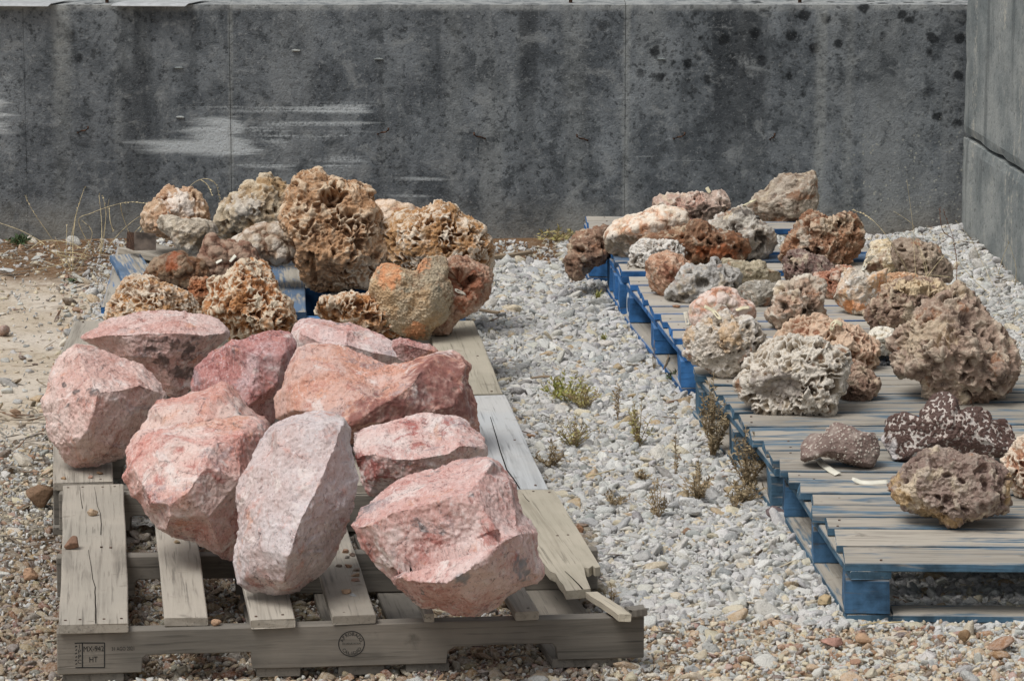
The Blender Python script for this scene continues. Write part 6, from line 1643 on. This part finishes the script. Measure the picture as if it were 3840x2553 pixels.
grass('dry reddish stem standing in the gravel by the side wall', G(3590, 1060), [(Z4([(1650, 1030), (1652, 850), (1620, 650), (1590, 560), (1540, 425)]), .3), (Z4([(1620, 660), (1540, 600), (1515, 500), (1512, 410)]), .2)], 12.25, M_RSTEM, 0.0019, 'dry_plant')
grass('thin stalks leaning along the foot of the side wall', G(3700, 1090), [(Z4([(1960, 1060), (1870, 870), (1780, 680), (1650, 520)]), .1), (Z4([(2000, 960), (2040, 820), (2090, 690)]), .2), (Z4([(2030, 1190), (1850, 1060), (1700, 900), (1560, 790)]), 0), (Z4([(2010, 1170), (1830, 1100), (1660, 1000)]), 0), (Z4([(2140, 1050), (2150, 900), (2100, 720)]), 0)], 12.2, M_STRAW, 0.0013)

# ---------------------------------------------------------------- weeds in the gravel
def mat_leaf(name, a, b):
    k = NT(name); p = k.shift(k.obj())
    c = k.mix(k.rg(k.noise(p, 60.0, 3), 0.35, 0.65), lin(a), lin(b))
    return k.done(c, 0.8, None, 0.2)
ML_G = mat_leaf('green_weed', (142, 150, 76), (168, 156, 98)); ML_B = mat_leaf('dry_brown_weed', (168, 150, 118), (128, 112, 88)); ML_M = mat_leaf('half_dry_weed', (172, 166, 106), (152, 132, 98)); ML_D = mat_leaf('dark_green_weed', (62, 84, 58), (84, 100, 66))
MS_B = mat_plain('weed_stem', (152, 132, 104), 0.85, 0.1, 0.2)
def weed(label, px, py, hpx, wpx, n, leaf, seed, name='weed', dens=26, ll=0.008, droop=0.0, straight=0.5):
    r2 = random.Random(seed); base = G(px, py, 0.0)
    sc = base.y / FPX; h = hpx * sc; w = wpx * sc * 0.5
    e = empty(name, base); tag(e, label, 'weed', 'weeds growing in the gravel')
    SV, SF, LV_, LF = [], [], [], []
    n = int(n * 1.5)
    for i in range(n):
        g = r2.uniform(0, 6.28); rr = 1.7 * w * math.sqrt(r2.random()); hh = 1.2 * h * (1 - 0.4 * r2.random()) * (1 - 0.35 * rr / max(w, 1e-6))
        if i == 0: hh = h; rr *= 0.2
        tip = Vector((math.cos(g) * rr, math.sin(g) * rr, hh)); mid = Vector((tip.x * straight, tip.y * straight, hh * 0.55)) + Vector((r2.uniform(-.004, .004), r2.uniform(-.004, .004), 0))
        b0 = Vector((r2.uniform(-.2, .2) * w, r2.uniform(-.2, .2) * w, -0.005))
        P = [b0 * (1 - t) ** 2 + mid * (2 * t * (1 - t)) + tip * t * t for t in [k / 6 for k in range(7)]]
        V, F = tube(P, 0.0015, 4, 0.5); b = len(SV); SV += V; SF += [[q + b for q in f] for f in F]
        for k in range(int(dens * 0.62)):
            t = 0.15 + 0.85 * r2.random() ** 0.8
            c = b0 * (1 - t) ** 2 + mid * (2 * t * (1 - t)) + tip * t * t
            d = Vector((r2.uniform(-1, 1), r2.uniform(-1, 1), r2.uniform(-.2 - droop, 1.1 - droop))).normalized()
            s = d.orthogonal().normalized(); l = 1.5 * ll * r2.uniform(.5, 1.3); wd = l * r2.uniform(.08, .17)
            q = len(LV_)
            LV_ += [c, c + d * l * .5 + s * wd, c + d * l, c + d * l * .5 - s * wd]; LF.append([q, q + 1, q + 2, q + 3])
    link('stems', mesh_py('stems', SV, SF, MS_B if leaf is not ML_G else ML_M, True), e)
    o = link('foliage', mesh_py('foliage', LV_, LF, leaf), e); o['kind'] = 'stuff'
for i, (lab, px, py, h, w, n, lf, dens, ll) in enumerate([
    ('largest green weed, left side of the gravel path', 2125, 1508, 120, 120, 16, ML_G, 40, 0.010),
    ('green and brown weed touching the right side of the largest green one', 2190, 1530, 120, 100, 12, ML_M, 34, 0.009),
    ('feathery green weed nearest below the largest green one', 2150, 1675, 135, 90, 13, ML_M, 32, 0.008),
    ('narrow upright yellow green weed in the middle of the gravel path', 2395, 1672, 195, 66, 10, ML_M, 36, 0.009),
    ('thin brown weed on a bare stem left of the narrow green one', 2316, 1586, 150, 34, 2, ML_B, 60, 0.009),
    ('dark brown weed beside the pale deck board', 2060, 1752, 100, 100, 12, ML_B, 26, 0.009),
    ('tall thin brown stalk in the middle of the path', 2534, 1782, 165, 26, 2, ML_B, 40, 0.008),
    ('bushy brown weed right of the tall thin stalk', 2618, 1872, 130, 110, 15, ML_B, 34, 0.009),
    ('upright dry weed in front of the fallen one on the path', 2462, 1942, 160, 70, 7, ML_B, 34, 0.009),
    ('tall dense brown weed against the second right pallet', 2672, 1712, 330, 100, 16, ML_B, 70, 0.009),
    ('brown weed at the near corner of the second right pallet', 2800, 1830, 250, 100, 15, ML_B, 60, 0.009),
    ('short brown weed at the foot of the second right pallet, nearest the camera', 2790, 1880, 90, 110, 12, ML_B, 40, 0.010),
    ('low withered weed left of centre on the path', 2300, 1895, 60, 80, 7, ML_B, 26, 0.009),
    ('small withered tuft between the narrow green weed and the bushy brown one', 2415, 1800, 46, 50, 7, ML_B, 20, 0.009),
    ('bare brown stem beside the bright blue pallet', 2452, 1385, 115, 14, 2, ML_B, 22, 0.006),
    ('small brown weed at the foot of the broken board', 2295, 2275, 90, 34, 5, ML_B, 20, 0.008),
    ('dark green tuft at the foot of the wall at the far left', 82, 920, 36, 70, 16, ML_D, 26, 0.011),
    ('small green sprig at the corner of the bright blue pallet', 2525, 1425, 34, 40, 8, ML_D, 18, 0.009),
    ('withered weed stub next to the purplish flat stone', 2755, 1905, 80, 30, 4, ML_B, 18, 0.008),
    ('yellowish dry tuft at the foot of the wall in the gap between the rows', 2090, 905, 50, 110, 22, ML_M, 12, 0.012),
]): weed(lab, px, py, h, w, n, lf, 300 + i, 'weed', dens, ll)
def tuft(label, px, py, h, w, n, mat, seed):
    base = G(px, py, 0.0); sc = base.y / FPX; r2 = random.Random(seed)
    e = empty('grass_tuft', base); tag(e, label, 'grass', 'tufts of green grass'); V, F = [], []
    for i in range(n):
        g = r2.uniform(0, 6.28); rr = r2.random() * w * sc * .5; hh = h * sc * r2.uniform(.5, 1)
        b = Vector((r2.uniform(-.008, .008), r2.uniform(-.008, .008), 0)); t = Vector((math.cos(g) * rr, math.sin(g) * rr, hh)); m = (b + t) / 2 + Vector((0, 0, hh * .15)); s = Vector((math.sin(g), -math.cos(g), 0)) * .0012
        q = len(V); V += [b - s, b + s, m + s, m - s, t]; F += [[q, q + 1, q + 2, q + 3], [q + 3, q + 2, q + 4]]
    o = link('blades', mesh_py('blades', V, F, mat), e); o['kind'] = 'stuff'
tuft('short green grass tuft beside the far blue pallet', 2242, 1128, 48, 80, 40, ML_G, 1)
tuft('short green grass tuft on the path beside the bright blue pallet', 2262, 1282, 42, 60, 30, ML_G, 2)
tuft('tiny grass tuft beside the third left pallet', 1835, 1260, 34, 50, 20, ML_M, 3)
tuft('low greyish plant mat on the bare soil below the left grass clump', 270, 1055, 12, 100, 60, ML_D, 4)
